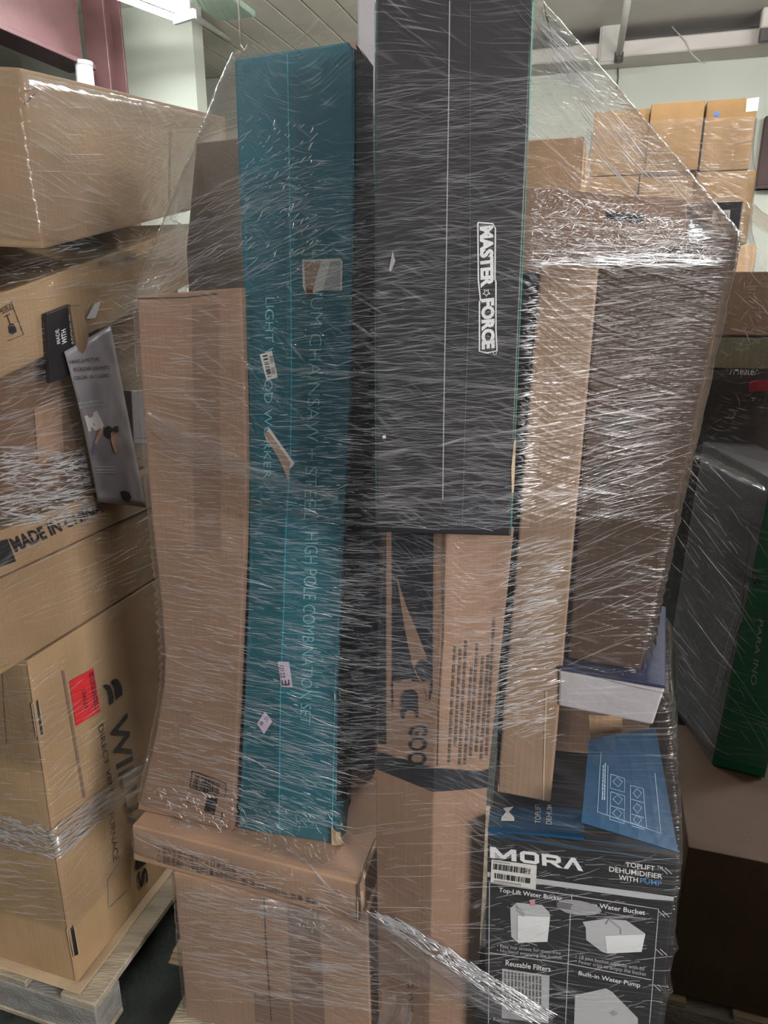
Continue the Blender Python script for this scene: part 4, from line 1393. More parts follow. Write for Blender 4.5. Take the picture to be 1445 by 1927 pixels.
bgp = [(118, 662), (208, 612), (275, 955), (186, 944)]
vs, fs = [], []
nx, ny = 12, 24
bag_t = thing('poly_bag', 'pale grey plastic bag with printed text and hands hanging on the left load', 'bag', pr(230, 955, 0.045), GL_)
bm = bmesh.new()
F, B = [], []
for j in range(ny + 1):
    for i in range(nx + 1):
        s, t = i / nx, j / ny
        wob = 5 * math.sin(3.0 * t + 0.5) * (1 - s)
        q = bil(bgp, s, t)
        puff = 0.016 * math.sin(math.pi * s) * math.sin(math.pi * min(1, t * 1.05)) + 0.004 * noise.noise(V(s * 4, t * 9, 0))
        F.append(bm.verts.new(pr(q[0] + wob, q[1], 0.036 + puff)))
        B.append(bm.verts.new(pr(q[0] + wob, q[1], 0.034)))
w = nx + 1
for j in range(ny):
    for i in range(nx):
        a = j * w + i
        bm.faces.new((F[a], F[a + w], F[a + w + 1], F[a + 1]))
        bm.faces.new((B[a], B[a + 1], B[a + w + 1], B[a + w]))
rim = [i for i in range(w)] + [j * w + nx for j in range(1, ny + 1)] + [ny * w + i for i in range(nx - 1, -1, -1)] + [j * w for j in range(ny - 1, 0, -1)]
for a, b in zip(rim, rim[1:] + rim[:1]):
    bm.faces.new((F[a], F[b], B[b], B[a]))
bmesh.ops.recalc_face_normals(bm, faces=bm.faces)
bag = from_bm('bag_body', bm, POLY, bag_t, True, keep=True)
dtext(bag, 'HANG A PICTURE', [(130, 678), (186, 672), (187, 679), (131, 685)], INK, eps=0.002)
dtext(bag, 'ACCROCHER UNE PHOTO', [(136, 692), (205, 688), (206, 695), (138, 699)], INK, eps=0.002)
dtext(bag, 'COLGAR UN CUADRO', [(137, 708), (204, 703), (206, 710), (139, 715)], INK, eps=0.002)
lines_of_marks(bag, [(146, 756), (206, 748), (208, 762), (149, 770)], 2, MIDGREY, seed=71, eps=0.002)
dpoly(bag, [(158, 783), (181, 773), (194, 800), (190, 808), (166, 812)], LABEL, 'printed_hook', eps=0.002)
dpoly(bag, [(194, 806), (203, 801), (211, 806), (213, 816), (205, 826), (196, 820)], INK, 'printed_disc', eps=0.002)
dpoly(bag, [(213, 803), (221, 801), (222, 813), (215, 815)], INK, 'printed_tag', eps=0.002)
dpoly(bag, [(186, 806), (194, 808), (187, 824), (180, 838), (178, 852), (173, 852), (177, 830)], SKIN, 'printed_hand', eps=0.0022)
dpoly(bag, [(176, 834), (182, 836), (180, 853), (173, 853)], PURPLEP, 'printed_sleeve', eps=0.0026)
dpoly(bag, [(207, 815), (212, 813), (218, 820), (220, 840), (219, 852), (214, 850), (208, 832)], SKIN, 'printed_hand', eps=0.0022)
lines_of_marks(bag, [(180, 876), (222, 876), (224, 892), (182, 892)], 3, MIDGREY, seed=72, eps=0.002)
dpoly(bag, [(224, 925), (231, 923), (241, 926), (246, 936), (240, 945), (232, 941)], INK, 'printed_disc', eps=0.002)
dpoly(bag, [(243, 945), (247, 947), (254, 958), (250, 958)], SKIN, 'printed_hand', eps=0.0022)
wq = [pr(247, 735, 0.02), pr(282, 735, 0.02), pr(285, 836, 0.02), pr(252, 836, 0.02)]
sw_t = thing('small_white_box', 'small white box tucked between the bag and the middle load', 'box', (wq[2] + wq[3]) / 2, GL_)
sw = body('body', sw_t, rows_from_front([(wq[0], wq[1]), (wq[3], wq[2])], -E1 * 0.03), WHITEC, 2, 0.001, 0.002, 28)
dline(sw, [(255, 824), (284, 824)], 1.5, MIDGREY, 'printed_rule')
LEFT = [fur, flc, ch, mid, frag, top]

# ------------------------------------------------------------------ the right load
GR_ = 'wrapped boxes on the right pallet'
R1 = KR


def rbox(name, label, cat, q, y0, dv, mat, seed, k=R1, zbot=None, yk=None):
    a, b, c, d = [pp(x_, y_, y0, k) for x_, y_ in q]
    zt_ = (a.z + b.z) / 2
    a.z = b.z = zt_
    zb_ = (c.z + d.z) / 2 if zbot is None else zbot
    c = V(b.x, b.y, zb_)
    d = V(a.x, a.y, zb_)
    t, o = carton(name, label, cat, [(a, b), (d, c)], E2 * dv, mat, GR_, seed)
    return t, o, zt_


prc = pz(1290, 1860, ZP)
pallet('wooden pallet under the dark right load', V(0.62, 1.30, 0), E1, E2, 1.1, 1.05)
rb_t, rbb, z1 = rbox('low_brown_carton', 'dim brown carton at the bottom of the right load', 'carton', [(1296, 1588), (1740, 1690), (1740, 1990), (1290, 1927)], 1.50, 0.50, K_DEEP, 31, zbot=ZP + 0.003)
# leaning grey and green box
ne_t, ne_b = pp(1452, 900, 1.58), pp(1318, 1572, 1.58)
ne_b.z = z1 + 0.004
ne_t = pp(1452, 900, 1.58)
rows = []
for c, gl, rl in ((ne_t, 0.42, 0.34), (ne_b, 0.34, 0.30)):
    lft = c - E1 * 0.10 + E2 * gl
    rows.append([lft, c, c + E1 * 0.12 - E2 * 0.02, lft + E1 * 0.14])
rows[1][0].z = rows[1][2].z = rows[1][3].z = ne_b.z
gg_t = thing('leaning_green_box', 'tall grey box with green side leaning on the right load', 'box', (rows[1][0] + rows[1][2]) / 2, GR_)
gg = body('body', gg_t, rows, GREYC, 3, 0.002, 0.003, 32)
gv, gf = [], []
for i in range(7):
    t = i / 6
    a = rows[0][1] * (1 - t) + rows[1][1] * t
    b = rows[0][2] * (1 - t) + rows[1][2] * t
    d_ = (b - a).cross(rows[1][1] - rows[0][1]).normalized()
    if d_.dot(CAM - a) < 0:
        d_ = -d_
    gv += [a + d_ * 0.0015, b + d_ * 0.0015]
    if i:
        gf.append((2 * i - 2, 2 * i - 1, 2 * i + 1, 2 * i))
part('green_side_panel', gv, gf, GREEN, gg_t)
dquad(gg, [(1375, 960), (1432, 990), (1412, 1170), (1362, 1110)], GREYD, 'dark_panel', nx=3, ny=3, eps=0.002)
dtext(gg, 'NOVOMIL', [(1432, 1105), (1384, 1085), (1384, 1058), (1430, 1080)], INK, bold=0.02, eps=0.003)
dtext(gg, 'PARA INO', [(1436, 1168), (1422, 1290), (1412, 1286), (1428, 1164)], MIDGREY, eps=0.003)
lines_of_marks(gg, [(1400, 1160), (1350, 1320), (1340, 1310), (1385, 1150)], 3, DARKGREY, seed=81, eps=0.003)
# dark boxes behind it
rd_t, rdb, z2 = rbox('black_heater_carton', 'black carton with script lettering behind the leaning green box', 'carton', [(1262, 706), (1640, 690), (1640, 1100), (1262, 1100)], 2.36, 0.35, BLACKC, 33, zbot=ZP + 0.003)
dtext(rdb, 'MrHeater', [(1361, 690), (1426, 692), (1426, 706), (1360, 704)], PALEGREY, shear=0.25, eps=0.003)
dquad(rdb, [(1410, 716), (1470, 712), (1470, 735), (1408, 737)], REDPRINT, 'red_panel', nx=1, ny=1, eps=0.003)
ro_t, rob, z3 = rbox('olive_tray', 'dark olive corrugated tray above the black script carton', 'tray', [(1270, 640), (1640, 632), (1640, 690), (1270, 690)], 2.36, 0.35, OLIVE, 34, zbot=z2 + 0.004)
rk_t, rkb, z4 = rbox('upper_brown_carton', 'brown carton under loose film high on the right load', 'carton', [(1270, 520), (1640, 500), (1640, 640), (1270, 640)], 2.38, 0.33, K_DARK, 35, zbot=z3 + 0.004)
rt_t, rtb, z5 = rbox('top_black_carton', 'black carton with a white barcode label on top of the right load', 'carton', [(1240, 385), (1400, 376), (1390, 520), (1240, 520)], 2.42, 0.28, BLACKC, 36, zbot=z4 + 0.004)
l = dquad(rtb, [(1341, 396), (1374, 395), (1372, 421), (1339, 422)], LABEL, 'barcode_label', nx=1, ny=1, eps=0.002)
barcode(rtb, [(1348, 402), (1370, 401), (1369, 416), (1347, 417)], INK, n=14, seed=12, eps=0.003, parent=l)
RIGHT = [rdb, rob, rkb, rtb]

# unseen carton stack, added to shade the right load from the door light
NB = V(1.04, 0.30, 0)
pallet('unseen pallet of the added shading stack, right of the photographer', NB, E1, E2, 0.9, 0.60)
zz = ZP + 0.003
for i, h in enumerate((0.62, 0.60, 0.58)):
    a, b = NB + E1 * 0.02 + E2 * 0.02, NB + E1 * 0.88 + E2 * 0.02
    carton('shading_carton', ['bottom', 'middle', 'top'][i] + ' brown carton of the unseen stack added to shade the right load', 'carton',
           [(V(a.x, a.y, zz + h), V(b.x, b.y, zz + h)), (V(a.x, a.y, zz), V(b.x, b.y, zz))], E2 * 0.56, K_TAN, 'unseen cartons added for shade at right', 50 + i)
    zz += h + 0.003

# ------------------------------------------------------------------ the far stack
GF_ = 'boxes on the far stack'


def fbox(label, q, y0, dv, mat, seed, zbot=None, ztop=None):
    a, b, c, d = [pp(x_, y_, y0, KR) for x_, y_ in q]
    zt_ = (a.z + b.z) / 2
    zt_ = zt_ if ztop is None else ztop
    a.z = b.z = zt_
    zb_ = (c.z + d.z) / 2 if zbot is None else zbot
    t, o = carton('far_carton', label, 'carton', [(a, b), (V(a.x, a.y, zb_), V(b.x, b.y, zb_))], E2 * dv, mat, GF_, seed)
    return t, o, zb_, zt_


YS = 5.2
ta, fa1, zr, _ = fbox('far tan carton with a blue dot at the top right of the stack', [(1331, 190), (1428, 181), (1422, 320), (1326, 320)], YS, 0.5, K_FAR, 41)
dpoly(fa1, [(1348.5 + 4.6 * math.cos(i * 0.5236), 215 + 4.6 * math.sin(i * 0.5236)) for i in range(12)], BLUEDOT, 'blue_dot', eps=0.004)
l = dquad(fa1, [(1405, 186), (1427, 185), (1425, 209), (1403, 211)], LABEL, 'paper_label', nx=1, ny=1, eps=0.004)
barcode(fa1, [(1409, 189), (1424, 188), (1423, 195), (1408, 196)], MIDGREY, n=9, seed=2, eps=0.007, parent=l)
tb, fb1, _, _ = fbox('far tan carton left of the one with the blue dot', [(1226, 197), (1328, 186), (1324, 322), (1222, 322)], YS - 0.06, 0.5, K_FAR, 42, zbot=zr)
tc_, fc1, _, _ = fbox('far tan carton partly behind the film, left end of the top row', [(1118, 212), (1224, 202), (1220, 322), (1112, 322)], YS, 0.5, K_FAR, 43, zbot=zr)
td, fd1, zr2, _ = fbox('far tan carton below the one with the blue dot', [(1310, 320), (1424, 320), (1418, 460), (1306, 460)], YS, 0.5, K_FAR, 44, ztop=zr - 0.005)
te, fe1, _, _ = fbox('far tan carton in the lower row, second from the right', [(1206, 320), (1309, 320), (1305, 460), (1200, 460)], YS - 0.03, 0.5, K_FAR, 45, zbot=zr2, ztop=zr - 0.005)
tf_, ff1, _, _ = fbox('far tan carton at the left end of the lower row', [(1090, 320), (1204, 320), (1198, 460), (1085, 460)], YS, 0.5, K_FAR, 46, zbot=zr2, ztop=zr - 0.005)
tg, fg1, zr3, _ = fbox('far brown base carton hidden low in the far stack', [(1090, 460), (1424, 460), (1418, 700), (1085, 700)], YS, 0.5, K_TAN, 47, zbot=ZP + 0.004, ztop=zr2 - 0.005)
pp0 = pp(1085, 700, YS, KR)
pallet('far pallet under the tan carton stack', V(pp0.x, pp0.y, 0), E1, E2, 1.5, 0.8)
th, fh1, _, _ = fbox('far brown carton seen through the film right of the black box', [(985, 262), (1100, 258), (1100, 420), (985, 420)], 3.4, 0.5, K_TAN, 48, zbot=ZP + 0.004)
dline(fh1, [(1106 - 8, 268), (1104 - 8, 340)], 6, TAPE, 'packing_tape', eps=0.003)
pp0 = pp(985, 700, 3.4, KR)
pallet('pallet under the brown carton right of the black box', V(pp0.x, pp0.y, 0), E1, E2, 0.5, 0.6, n=4)


# ------------------------------------------------------------------ stretch film
_an = np.linspace(0, 2 * math.pi, 180, endpoint=False)
DIRC, DIRS = np.cos(_an), np.sin(_an)


def hull2(pts):
    pts = sorted(set((round(p[0], 5), round(p[1], 5)) for p in pts))
    if len(pts) < 3:
        return pts

    def half(it):
        h = []
        for p in it:
            while len(h) >= 2 and (h[-1][0] - h[-2][0]) * (p[1] - h[-2][1]) - (h[-1][1] - h[-2][1]) * (p[0] - h[-2][0]) <= 0:
                h.pop()
            h.append(p)
        return h
    a, b = half(pts), half(pts[::-1])
    return a[:-1] + b[:-1]


def slice_group(P, z):
    P = np.asarray(P)
    up = P[P[:, 2] >= z]
    dn = P[P[:, 2] < z]
    if len(up) == 0 or len(dn) == 0:
        return []
    t = (z - dn[None, :, 2]) / (up[:, None, 2] - dn[None, :, 2])
    X = dn[None, :, 0] + t * (up[:, None, 0] - dn[None, :, 0])
    Y = dn[None, :, 1] + t * (up[:, None, 1] - dn[None, :, 1])
    X, Y = X.ravel(), Y.ravel()
    if len(X) > 40:
        k = np.unique(np.argmax(np.outer(DIRC, X) + np.outer(DIRS, Y), axis=1))
        X, Y = X[k], Y[k]
    return list(zip(X.tolist(), Y.tolist()))


def corners(o, n=60):
    """a thinned set of the body's outer points"""
    G = np.array([tuple(v) for v in GEO[o.name]])
    if len(G) <= n:
        return G
    keep = set()
    for k in range(260):
        d = rng.normal(size=3)
        keep.add(int(np.argmax(G @ d)))
    return G[sorted(keep)]


def thin_rows(o, nz=14):
    """points of a bulged body: hull points per level (for non convex outlines)"""
    G = np.array([tuple(v) for v in GEO[o.name]])
    return G


def film_surface(groups, centre, z0, z1, nz, nth, off, sz=1.6, st=0.8, bands=None):
    """radius of the wrap round the load, per level and direction"""
    zs = np.linspace(z0, z1, nz)
    th = np.linspace(-math.pi, math.pi, nth, endpoint=False)
    R = np.zeros((nz, nth))
    hulls = []
    for z in zs:
        pts = []
        for g in groups:
            pts += slice_group(g, z)
        H = hull2(pts) if pts else []
        hulls.append(H if len(H) >= 3 else (hulls[-1] if hulls else None))
    for i in range(nz - 2, -1, -1):
        if hulls[i] is None:
            hulls[i] = hulls[i + 1]
    CC = []
    for H in hulls:
        x_, y_ = np.array(H).T
        cr = x_ * np.roll(y_, -1) - np.roll(x_, -1) * y_
        A_ = cr.sum() / 2
        CC.append(((x_ + np.roll(x_, -1)) @ cr / (6 * A_), (y_ + np.roll(y_, -1)) @ cr / (6 * A_)))
    CC = np.array(CC)

    edges = []
    for H in hulls:
        A = np.array(H)
        E = np.roll(A, -1, axis=0) - A
        nr = np.stack([E[:, 1], -E[:, 0]], 1) / (np.linalg.norm(E, axis=1)[:, None] + 1e-9)
        edges.append((nr, (A * nr).sum(1)))
    for _ in range(90):
        n_c = CC.copy()
        n_c[1:-1] = (CC[:-2] + CC[2:]) / 2
        n_c[0] = CC[1]
        n_c[-1] = CC[-2]
        for i in range(nz):
            nr, dd = edges[i]
            if (dd - nr @ n_c[i]).min() > 0.03:
                CC[i] = n_c[i]
    ct, sn_ = np.cos(th), np.sin(th)
    for i, z in enumerate(zs):
        H = np.array(hulls[i]) - CC[i]
        A = H
        B = np.roll(H, -1, axis=0)
        E = B - A
        nrm = np.stack([E[:, 1], -E[:, 0]], 1)
        nrm /= np.linalg.norm(nrm, axis=1)[:, None] + 1e-9
        dist = (A * nrm).sum(1)
        den = nrm[:, 0:1] * ct[None] + nrm[:, 1:2] * sn_[None]
        rr = np.where(den > 1e-6, dist[:, None] / np.maximum(den, 1e-6), 1e9)
        R[i] = np.minimum(rr.min(0), np.linalg.norm(H, axis=1).max())
    def gs(M, s, axis, wrap):
        if s <= 0:
            return M
        n = int(3 * s) + 1
        k = np.exp(-0.5 * (np.arange(-n, n + 1) / s) ** 2)
        k /= k.sum()
        out = np.zeros_like(M)
        for j, wgt in zip(range(-n, n + 1), k):
            if wrap:
                out += wgt * np.roll(M, j, axis)
            else:
                idx = np.clip(np.arange(M.shape[axis]) + j, 0, M.shape[axis] - 1)
                out += wgt * np.take(M, idx, axis)
        return out
    S = gs(R, sz, 0, False)
    S = np.maximum(S, R - 0.001)
    S = gs(S, 0.7, 0, False)
    S = gs(S, st, 1, True)
    return zs, th, S + off, CC


def film_mesh(name, label, cat, groups, centre, z0, z1, nz, nth, off, mat, base, wr=0.0015, sz=1.6, thr=None):
    zs, th, R, CC = film_surface(groups, centre, z0, z1, nz, nth, off, sz)
    vs, uvs = [], []
    acc = 0.55
    for i, z in enumerate(zs):
        for j, a in enumerate(th):
            r = R[i, j] + wr * noise.noise(V(a * 3.0, z * 38.0 + a * 2.0, 0.5)) + wr * noise.noise(V(a * 7.0, z * 90.0 - a * 9.0, 3.5))
            vs.append((CC[i][0] + math.cos(a) * r, CC[i][1] + math.sin(a) * r, z))
            uvs.append((a * acc, z))
    fs = []
    for i in range(len(zs) - 1):
        for j in range(len(th) - 1):
            if math.sin(th[j]) > 0.85:          # the overlapping film ends meet at the rear, out of sight
                continue
            a = i * len(th) + j
            fs.append((a, a + 1, a + len(th) + 1, a + len(th)))
    for i in range(len(zs) - 1):
        a = i * len(th) + len(th) - 1
        fs.append((a, i * len(th), (i + 1) * len(th), a + len(th)))
    t = thing(name, label, cat, base)
    o = part('film_sheet', vs, fs, mat, t, True, uvs=uvs)
    bm = bmesh.new()
    bm.from_mesh(o.data)
    bmesh.ops.transform(bm, matrix=__import__('mathutils').Matrix.Translation(OFF[t.name]), verts=bm.verts)
    BVH[o.name] = BVHTree.FromBMesh(bm)
    GEO[o.name] = [Vector(v) for v in vs[:4]]
    bm.free()
    return t, o


def fcast(o, px, py, eps=0.002):
    h = BVH[o.name].ray_cast(CAM, ray(px, py).normalized())
    if h[0] is None:
        return None
    n = h[1]
    if n.dot(CAM - h[0]) < 0:
        n = -n
    return h[0] + n * eps


def folds(name, parent, film, regions, mat, seed):
    """fine raised folds in the film: slim ridges that catch the light. regions: (pixel quad, count, angle deg, spread, len range px, width range px, curve)"""
    r = random.Random(seed)
    vs, fs = [], []
    for q, cnt, ang, spr, (l0, l1), (w0, w1), crv in regions:
        for _ in range(cnt):
            cx, cy = bil(q, r.random(), r.random())
            an = math.radians((ang(cx, cy) if callable(ang) else ang) + r.gauss(0, spr))
            ln = l0 + (l1 - l0) * r.random() ** 2.2
            wd = w0 + (w1 - w0) * r.random() ** 2
            cv = r.gauss(0, crv)
            n = max(2, min(7, int(ln / 14) + 2))
            pts = []
            ok = True
            for i in range(n + 1):
                s = i / n - 0.5
                a2 = an + cv * s
                x_ = cx + math.cos(an) * ln * s - math.sin(an) * cv * ln * s * s
                y_ = cy - math.sin(an) * ln * s - math.cos(an) * cv * ln * s * s
                w_ = wd * max(0.08, 1 - (2 * s) ** 2) * 0.5
                dx, dy = math.sin(a2) * w_, math.cos(a2) * w_
                a = fcast(film, x_ + dx, y_ + dy, 0.001)
                b = fcast(film, x_, y_, 0.0022)
                c = fcast(film, x_ - dx, y_ - dy, 0.001)
                if a is None or b is None or c is None:
                    ok = False
                    break
                if pts and (b - pts[-1][1]).length > 0.09:
                    ok = False
                    break
                pts.append((a, b, c))
            if not ok:
                continue
            k = len(vs)
            for a, b, c in pts:
                vs += [a, b, c]
            for i in range(n):
                m = k + 3 * i
                fs.append((m, m + 3, m + 4, m + 1))
                fs.append((m + 1, m + 4, m + 5, m + 2))
    o = part(name, vs, fs, mat, parent, True)
    o['kind'] = 'stuff'
    return o


def gather(name, parent, film, pts, widths, mat, nv=14, crumple=0.004, seed=0, eps=0.006):
    """a gathered band of film through pixel points on the wrap"""
    P = []
    for i in range(len(pts) - 1):
        a, b = pts[i], pts[i + 1]
        wa, wb_ = widths[i], widths[i + 1]
        n = max(3, int(math.hypot(b[0] - a[0], b[1] - a[1]) / 8))
        for j in range(n):
            t = j / n
            P.append((a[0] + (b[0] - a[0]) * t, a[1] + (b[1] - a[1]) * t, wa + (wb_ - wa) * t))
    P.append((*pts[-1], widths[-1]))
    vs, fs, uv = [], [], []
    L = 0
    last = None
    for i, (x_, y_, w_) in enumerate(P):
        a = P[max(0, i - 1)]
        b = P[min(len(P) - 1, i + 1)]
        l = math.hypot(b[0] - a[0], b[1] - a[1]) or 1
        nx_, ny_ = -(b[1] - a[1]) / l, (b[0] - a[0]) / l
        if i:
            L += math.hypot(x_ - P[i - 1][0], y_ - P[i - 1][1]) / 1200
        for j in range(nv + 1):
            s = j / nv - 0.5
            e = eps + crumple * (0.6 + noise.noise(V(L * 9 + seed, s * 9, seed)) + 0.7 * noise.noise(V(L * 30, s * 30, seed + 4)))
            p = fcast(film, x_ + nx_ * s * w_, y_ + ny_ * s * w_, max(0.001, e))
            if p is None:
                p = last
            last = p
            vs.append(p)
            uv.append((L, s * w_ / 1200 + seed))
    for i in range(len(P) - 1):
        for j in range(nv):
            a = i * (nv + 1) + j
            fs.append((a, a + 1, a + nv + 2, a + nv + 1))
    return part(name, vs, fs, mat, parent, True, uvs=uv)


def top_of(o, zmin):
    G = corners(o)
    return G[G[:, 2] > zmin]


groups = [corners(o) for o in (low, flat, teal, blk, wht, goo, mf, deh, white, nar, wide)] + [np.array([tuple(v) for v in a + b]) for a, b in zip(tall_rows[:-1], tall_rows[1:])]
zmf = max(v.z for v in GEO[mf.name])
tA = np.vstack([top_of(mf, zmf - 0.02), top_of(wide, max(v.z for v in GEO[wide.name]) - 0.12), top_of(rear, max(v.z for v in GEO[rear.name]) - 0.06)])
tB = np.vstack([top_of(mf, zmf - 0.02), top_of(teal, max(v.z for v in GEO[teal.name]) - 0.04), top_of(wht, max(v.z for v in GEO[wht.name]) - 0.02)])
tC = np.vstack([top_of(teal, max(v.z for v in GEO[teal.name]) - 0.04), top_of(tall, max(v.z for v in GEO[tall.name]) - 0.03), top_of(bg, max(v.z for v in GEO[bg.name]) - 0.05)])
tD = np.vstack([top_of(white, 0), top_of(deh, ZD - 0.02)])
film_t, film = film_mesh('stretch_wrap', 'clear stretch film wound round the middle load from foot to top', 'plastic film',
                         groups + [tA, tB, tC, tD], (0.06, 1.34), 0.16, zmf - 0.004, 200, 640, 0.010, FILM, V(0.06, 1.34, ZP))

lgroups = [corners(o) for o in LEFT]
lc = C0 - E1 * 0.38 + E2 * 0.40
zlt = max(v.z for v in GEO[top.name])
lgroups += [np.vstack([corners(frag), corners(mid)[:1]]), np.vstack([corners(ch), corners(mid)])]
lfilm_t, lfilm = film_mesh('stretch_wrap', 'clear stretch film wound round the left load', 'plastic film', lgroups, (lc.x, lc.y), 0.30, zlt - 0.003, 150, 520, 0.011, FILML, V(lc.x, lc.y, ZP), sz=2.2, wr=0.0006)

rgroups = [corners(o) for o in RIGHT] + [corners(gg), np.vstack([corners(rtb), corners(rkb)])]
rc = V(1.35, 1.95, 0)
rfilm_t, rfilm = film_mesh('stretch_wrap', 'loose clear film hanging over the right load', 'plastic film', rgroups, (1.25, 2.05), 0.30, z5 - 0.004, 90, 320, 0.010, FILML, V(1.25, 2.05, ZP), sz=2.4)

fgroups = [corners(o) for o in (fa1, fb1, fc1, fd1, fe1, ff1, fg1)]
fcn = np.mean(np.vstack([corners(fd1), corners(fe1), corners(ff1)]), axis=0)
zft = max(v.z for v in GEO[fa1.name])
ffilm_t, ffilm = film_mesh('stretch_wrap', 'clear film round the far tan carton stack', 'plastic film', fgroups, (fcn[0], fcn[1]), 0.3, zft - 0.10, 50, 200, 0.012, FILMT, V(fcn[0], fcn[1], ZP))


# fine folds
def ang_left(x_, y_):
    return 4 - 20 * max(0, min(1, (y_ - 650) / 850)) + (22 * max(0, (650 - x_) / 400) if y_ < 560 else 0)


def ang_mid(x_, y_):
    return 6 - 12 * (y_ - 200) / 1300


reg = [
    ([(260, 570), (460, 570), (450, 1540), (250, 1540)], 496, ang_left, 5, (10, 90), (0.48, 1.36), 0.11),
    ([(450, 330), (690, 330), (640, 1560), (450, 1560)], 760, ang_left, 6, (10, 80), (0.48, 1.36), 0.11),
    ([(300, 420), (560, 260), (640, 520), (280, 560)], 240, 24, 8, (20, 120), (0.48, 1.49), 0.14),
    ([(1000, 340), (1300, 410), (1360, 490), (995, 500)], 560, 0, 45, (6, 26), (0.60, 1.61), 0.41),
    ([(1000, 400), (1370, 440), (1370, 500), (995, 510)], 208, -3, 7, (20, 140), (0.60, 1.86), 0.07),
    ([(955, 1010), (1062, 1010), (1045, 1400), (930, 1380)], 336, 15, 6, (16, 70), (0.96, 2.48), 0.09),
    ([(1010, 20), (1040, 60), (1290, 370), (1010, 330)], 72, -48, 6, (40, 170), (0.60, 1.86), 0.04),
    ([(330, 1660), (690, 1740), (700, 1900), (350, 1880)], 152, -8, 7, (12, 70), (0.48, 1.36), 0.09),
    ([(250, 1560), (670, 1680), (670, 1740), (250, 1620)], 128, -14, 8, (12, 90), (0.48, 1.49), 0.14),
    ([(700, 1490), (920, 1490), (920, 1900), (700, 1900)], 88, 5, 5, (20, 130), (0.42, 0.99), 0.07),
    ([(920, 1580), (1270, 1620), (1250, 1920), (920, 1900)], 136, 8, 9, (16, 110), (0.42, 0.99), 0.14),
    ([(430, 1480), (640, 1500), (660, 1700), (460, 1600)], 120, -40, 35, (5, 26), (0.60, 1.61), 0.41),
]
folds('film_folds', film_t, film, reg, FOLD, 5)
reg = [
    ([(700, 140), (1000, 140), (965, 990), (705, 990)], 1500, ang_mid, 6, (24, 170), (0.5, 1.8), 0.15),
    ([(700, 480), (985, 480), (965, 990), (705, 990)], 500, ang_mid, 9, (14, 90), (0.5, 1.4), 0.2),
    ([(650, 1000), (960, 1000), (920, 1450), (640, 1450)], 800, 1, 6, (20, 120), (0.5, 1.6), 0.12),
    ([(450, 300), (690, 300), (640, 1560), (450, 1560)], 900, ang_left, 4, (16, 120), (0.5, 1.8), 0.12),
    ([(260, 570), (460, 570), (450, 1540), (250, 1540)], 700, ang_left, 4, (16, 120), (0.5, 1.6), 0.12),
    ([(640, 300), (705, 300), (705, 1480), (630, 1480)], 450, 2, 6, (14, 60), (0.5, 1.4), 0.12),
    ([(330, 1660), (690, 1740), (700, 1900), (350, 1880)], 400, -8, 6, (20, 130), (0.5, 1.6), 0.12),
    ([(1000, 490), (1370, 480), (1280, 820), (985, 860)], 170, 7, 4, (40, 200), (0.8, 2.8), 0.1),
    ([(985, 900), (1300, 760), (1220, 1230), (960, 1240)], 110, 22, 4, (70, 240), (1.0, 2.6), 0.08),
]
folds('faint_folds', film_t, film, reg, FOLDF, 15)
reg = [
    ([(450, 220), (600, 240), (600, 480), (450, 480)], 120, 40, 14, (5, 22), (0.60, 1.49), 0.27),
    ([(1000, 350), (1300, 420), (1340, 490), (995, 500)], 264, 10, 50, (5, 22), (0.72, 1.86), 0.41),
    ([(470, 880), (650, 880), (640, 1000), (470, 1000)], 56, 4, 6, (10, 50), (0.60, 1.61), 0.14),
    ([(955, 1030), (1060, 1030), (1040, 1360), (940, 1360)], 144, 14, 6, (12, 50), (1.20, 2.79), 0.09),
    ([(280, 1480), (440, 1500), (440, 1570), (260, 1560)], 96, -30, 40, (4, 16), (0.60, 1.49), 0.41),
    ([(480, 1700), (680, 1720), (680, 1760), (480, 1740)], 64, 20, 40, (4, 16), (0.60, 1.49), 0.41),
]
reg += [
    ([(690, 1715), (760, 1735), (1040, 1905), (1000, 1927)], 330, -33, 7, (10, 60), (0.8, 2.2), 0.15),
    ([(1000, 350), (1290, 420), (1370, 495), (995, 500)], 500, 4, 35, (5, 24), (0.8, 2.2), 0.4),
    ([(1000, 470), (1370, 480), (1370, 500), (995, 505)], 90, -2, 4, (30, 140), (0.8, 2.0), 0.1),
    ([(1015, 40), (1030, 40), (1240, 330), (1150, 330)], 40, -50, 4, (50, 180), (0.8, 2.2), 0.05),
    ([(450, 300), (660, 300), (640, 1560), (450, 1560)], 130, ang_left, 6, (10, 60), (0.7, 1.8), 0.15),
    ([(330, 560), (460, 560), (455, 900), (340, 900)], 60, 0, 6, (10, 60), (0.7, 1.6), 0.15),
    ([(985, 540), (1010, 540), (1000, 960), (970, 960)], 150, 8, 6, (14, 50), (0.7, 1.8), 0.1),
]
folds('bright_folds', film_t, film, reg, FOLDB, 6)
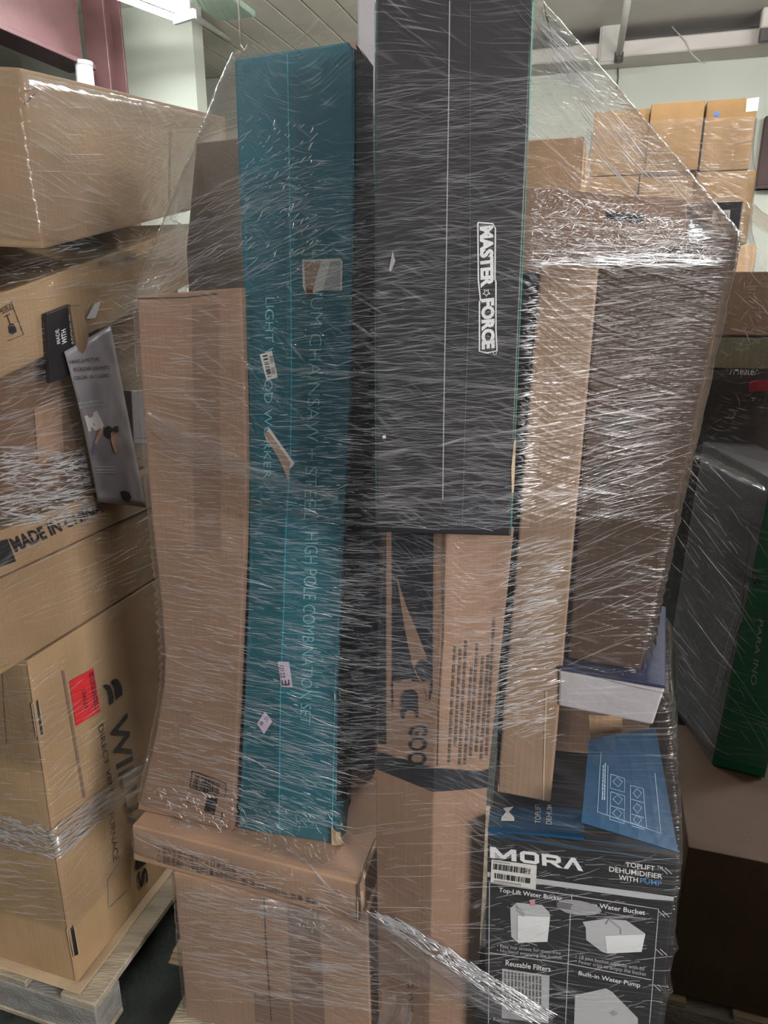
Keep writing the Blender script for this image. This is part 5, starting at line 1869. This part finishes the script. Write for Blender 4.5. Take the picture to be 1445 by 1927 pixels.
# gathered bands and rolled edges
gather('gathered_band', film_t, film, [(276, 782), (350, 832), (430, 868), (520, 905), (640, 935)], [26, 40, 38, 30, 18], ROPE, seed=1, eps=0.003, crumple=0.002)
gather('gathered_band', film_t, film, [(679, 1722), (760, 1752), (850, 1812), (940, 1875), (1030, 1930)], [30, 52, 62, 66, 60], ROPE, seed=2, eps=0.006, crumple=0.005)
gather('rolled_edge', film_t, film, [(442, 1482), (500, 1528), (545, 1590), (600, 1650), (676, 1722)], [7, 7, 7, 6, 8], ROPE, nv=5, seed=3, eps=0.005, crumple=0.002)
gather('gathered_band', film_t, film, [(440, 1690), (560, 1720), (700, 1790), (860, 1850), (960, 1890)], [4, 46, 56, 50, 40], ROPE, seed=4, eps=0.004, crumple=0.003)
gather('rolled_edge', film_t, film, [(705, 858), (800, 838), (965, 812), (1080, 790)], [6, 7, 6, 5], ROPE, nv=4, seed=5, eps=0.004, crumple=0.001)
gather('rolled_edge', film_t, film, [(660, 950), (800, 942), (970, 930), (1100, 926)], [10, 12, 10, 8], ROPE, nv=4, seed=6, eps=0.004, crumple=0.001)
gather('rolled_edge', film_t, film, [(465, 690), (640, 700), (860, 720), (980, 735)], [8, 9, 8, 6], ROPE, nv=4, seed=7, eps=0.004, crumple=0.001)

regl = [
    ([(0, 480), (340, 430), (300, 640), (0, 700)], 160, 14, 5, (20, 120), (0.48, 1.24), 0.07),
    ([(0, 690), (170, 690), (170, 850), (0, 850)], 104, 16, 6, (20, 100), (0.60, 1.86), 0.09),
    ([(0, 840), (180, 840), (180, 990), (0, 990)], 416, 6, 10, (8, 60), (0.84, 2.48), 0.18),
    ([(60, 170), (340, 230), (320, 420), (60, 440)], 48, -8, 8, (30, 130), (0.48, 1.36), 0.07),
    ([(0, 1000), (280, 960), (280, 1100), (0, 1230)], 48, 22, 5, (20, 90), (0.48, 1.24), 0.05),
    ([(60, 1240), (180, 1240), (190, 1480), (100, 1540)], 56, 38, 6, (20, 90), (0.48, 1.12), 0.05),
    ([(0, 1230), (60, 1250), (95, 1540), (0, 1540)], 48, -2, 4, (14, 60), (0.48, 1.24), 0.05),
    ([(0, 1620), (90, 1620), (120, 1790), (0, 1770)], 56, -4, 4, (20, 90), (0.48, 1.12), 0.05),
]
folds('film_folds', lfilm_t, lfilm, regl, FOLD, 8)
folds('bright_folds', lfilm_t, lfilm, [
    ([(100, 1560), (200, 1480), (215, 1520), (108, 1620)], 150, 38, 7, (10, 60), (0.8, 2.2), 0.1),
    ([(0, 1530), (98, 1560), (100, 1615), (0, 1590)], 110, -12, 12, (6, 40), (0.8, 2.0), 0.2),
    ([(0, 850), (170, 850), (180, 985), (0, 990)], 420, 8, 9, (8, 60), (1.0, 2.8), 0.2)], FOLDB, 14)
gather('gathered_band', lfilm_t, lfilm, [(-10, 1556), (60, 1570), (102, 1590), (180, 1520), (282, 1440)], [60, 56, 44, 44, 50], ROPE, seed=11, eps=0.006, crumple=0.005)
regr = [
    ([(1390, 620), (1445, 620), (1445, 760), (1390, 760)], 48, 20, 40, (6, 30), (0.72, 1.86), 0.36),
    ([(1395, 400), (1440, 400), (1445, 640), (1400, 640)], 48, -62, 18, (12, 70), (0.72, 2.48), 0.18),
    ([(1280, 850), (1445, 900), (1445, 1560), (1260, 1300)], 50, -52, 8, (30, 150), (0.48, 1.24), 0.05),
]
folds('film_folds', rfilm_t, rfilm, regr, FOLD, 9)
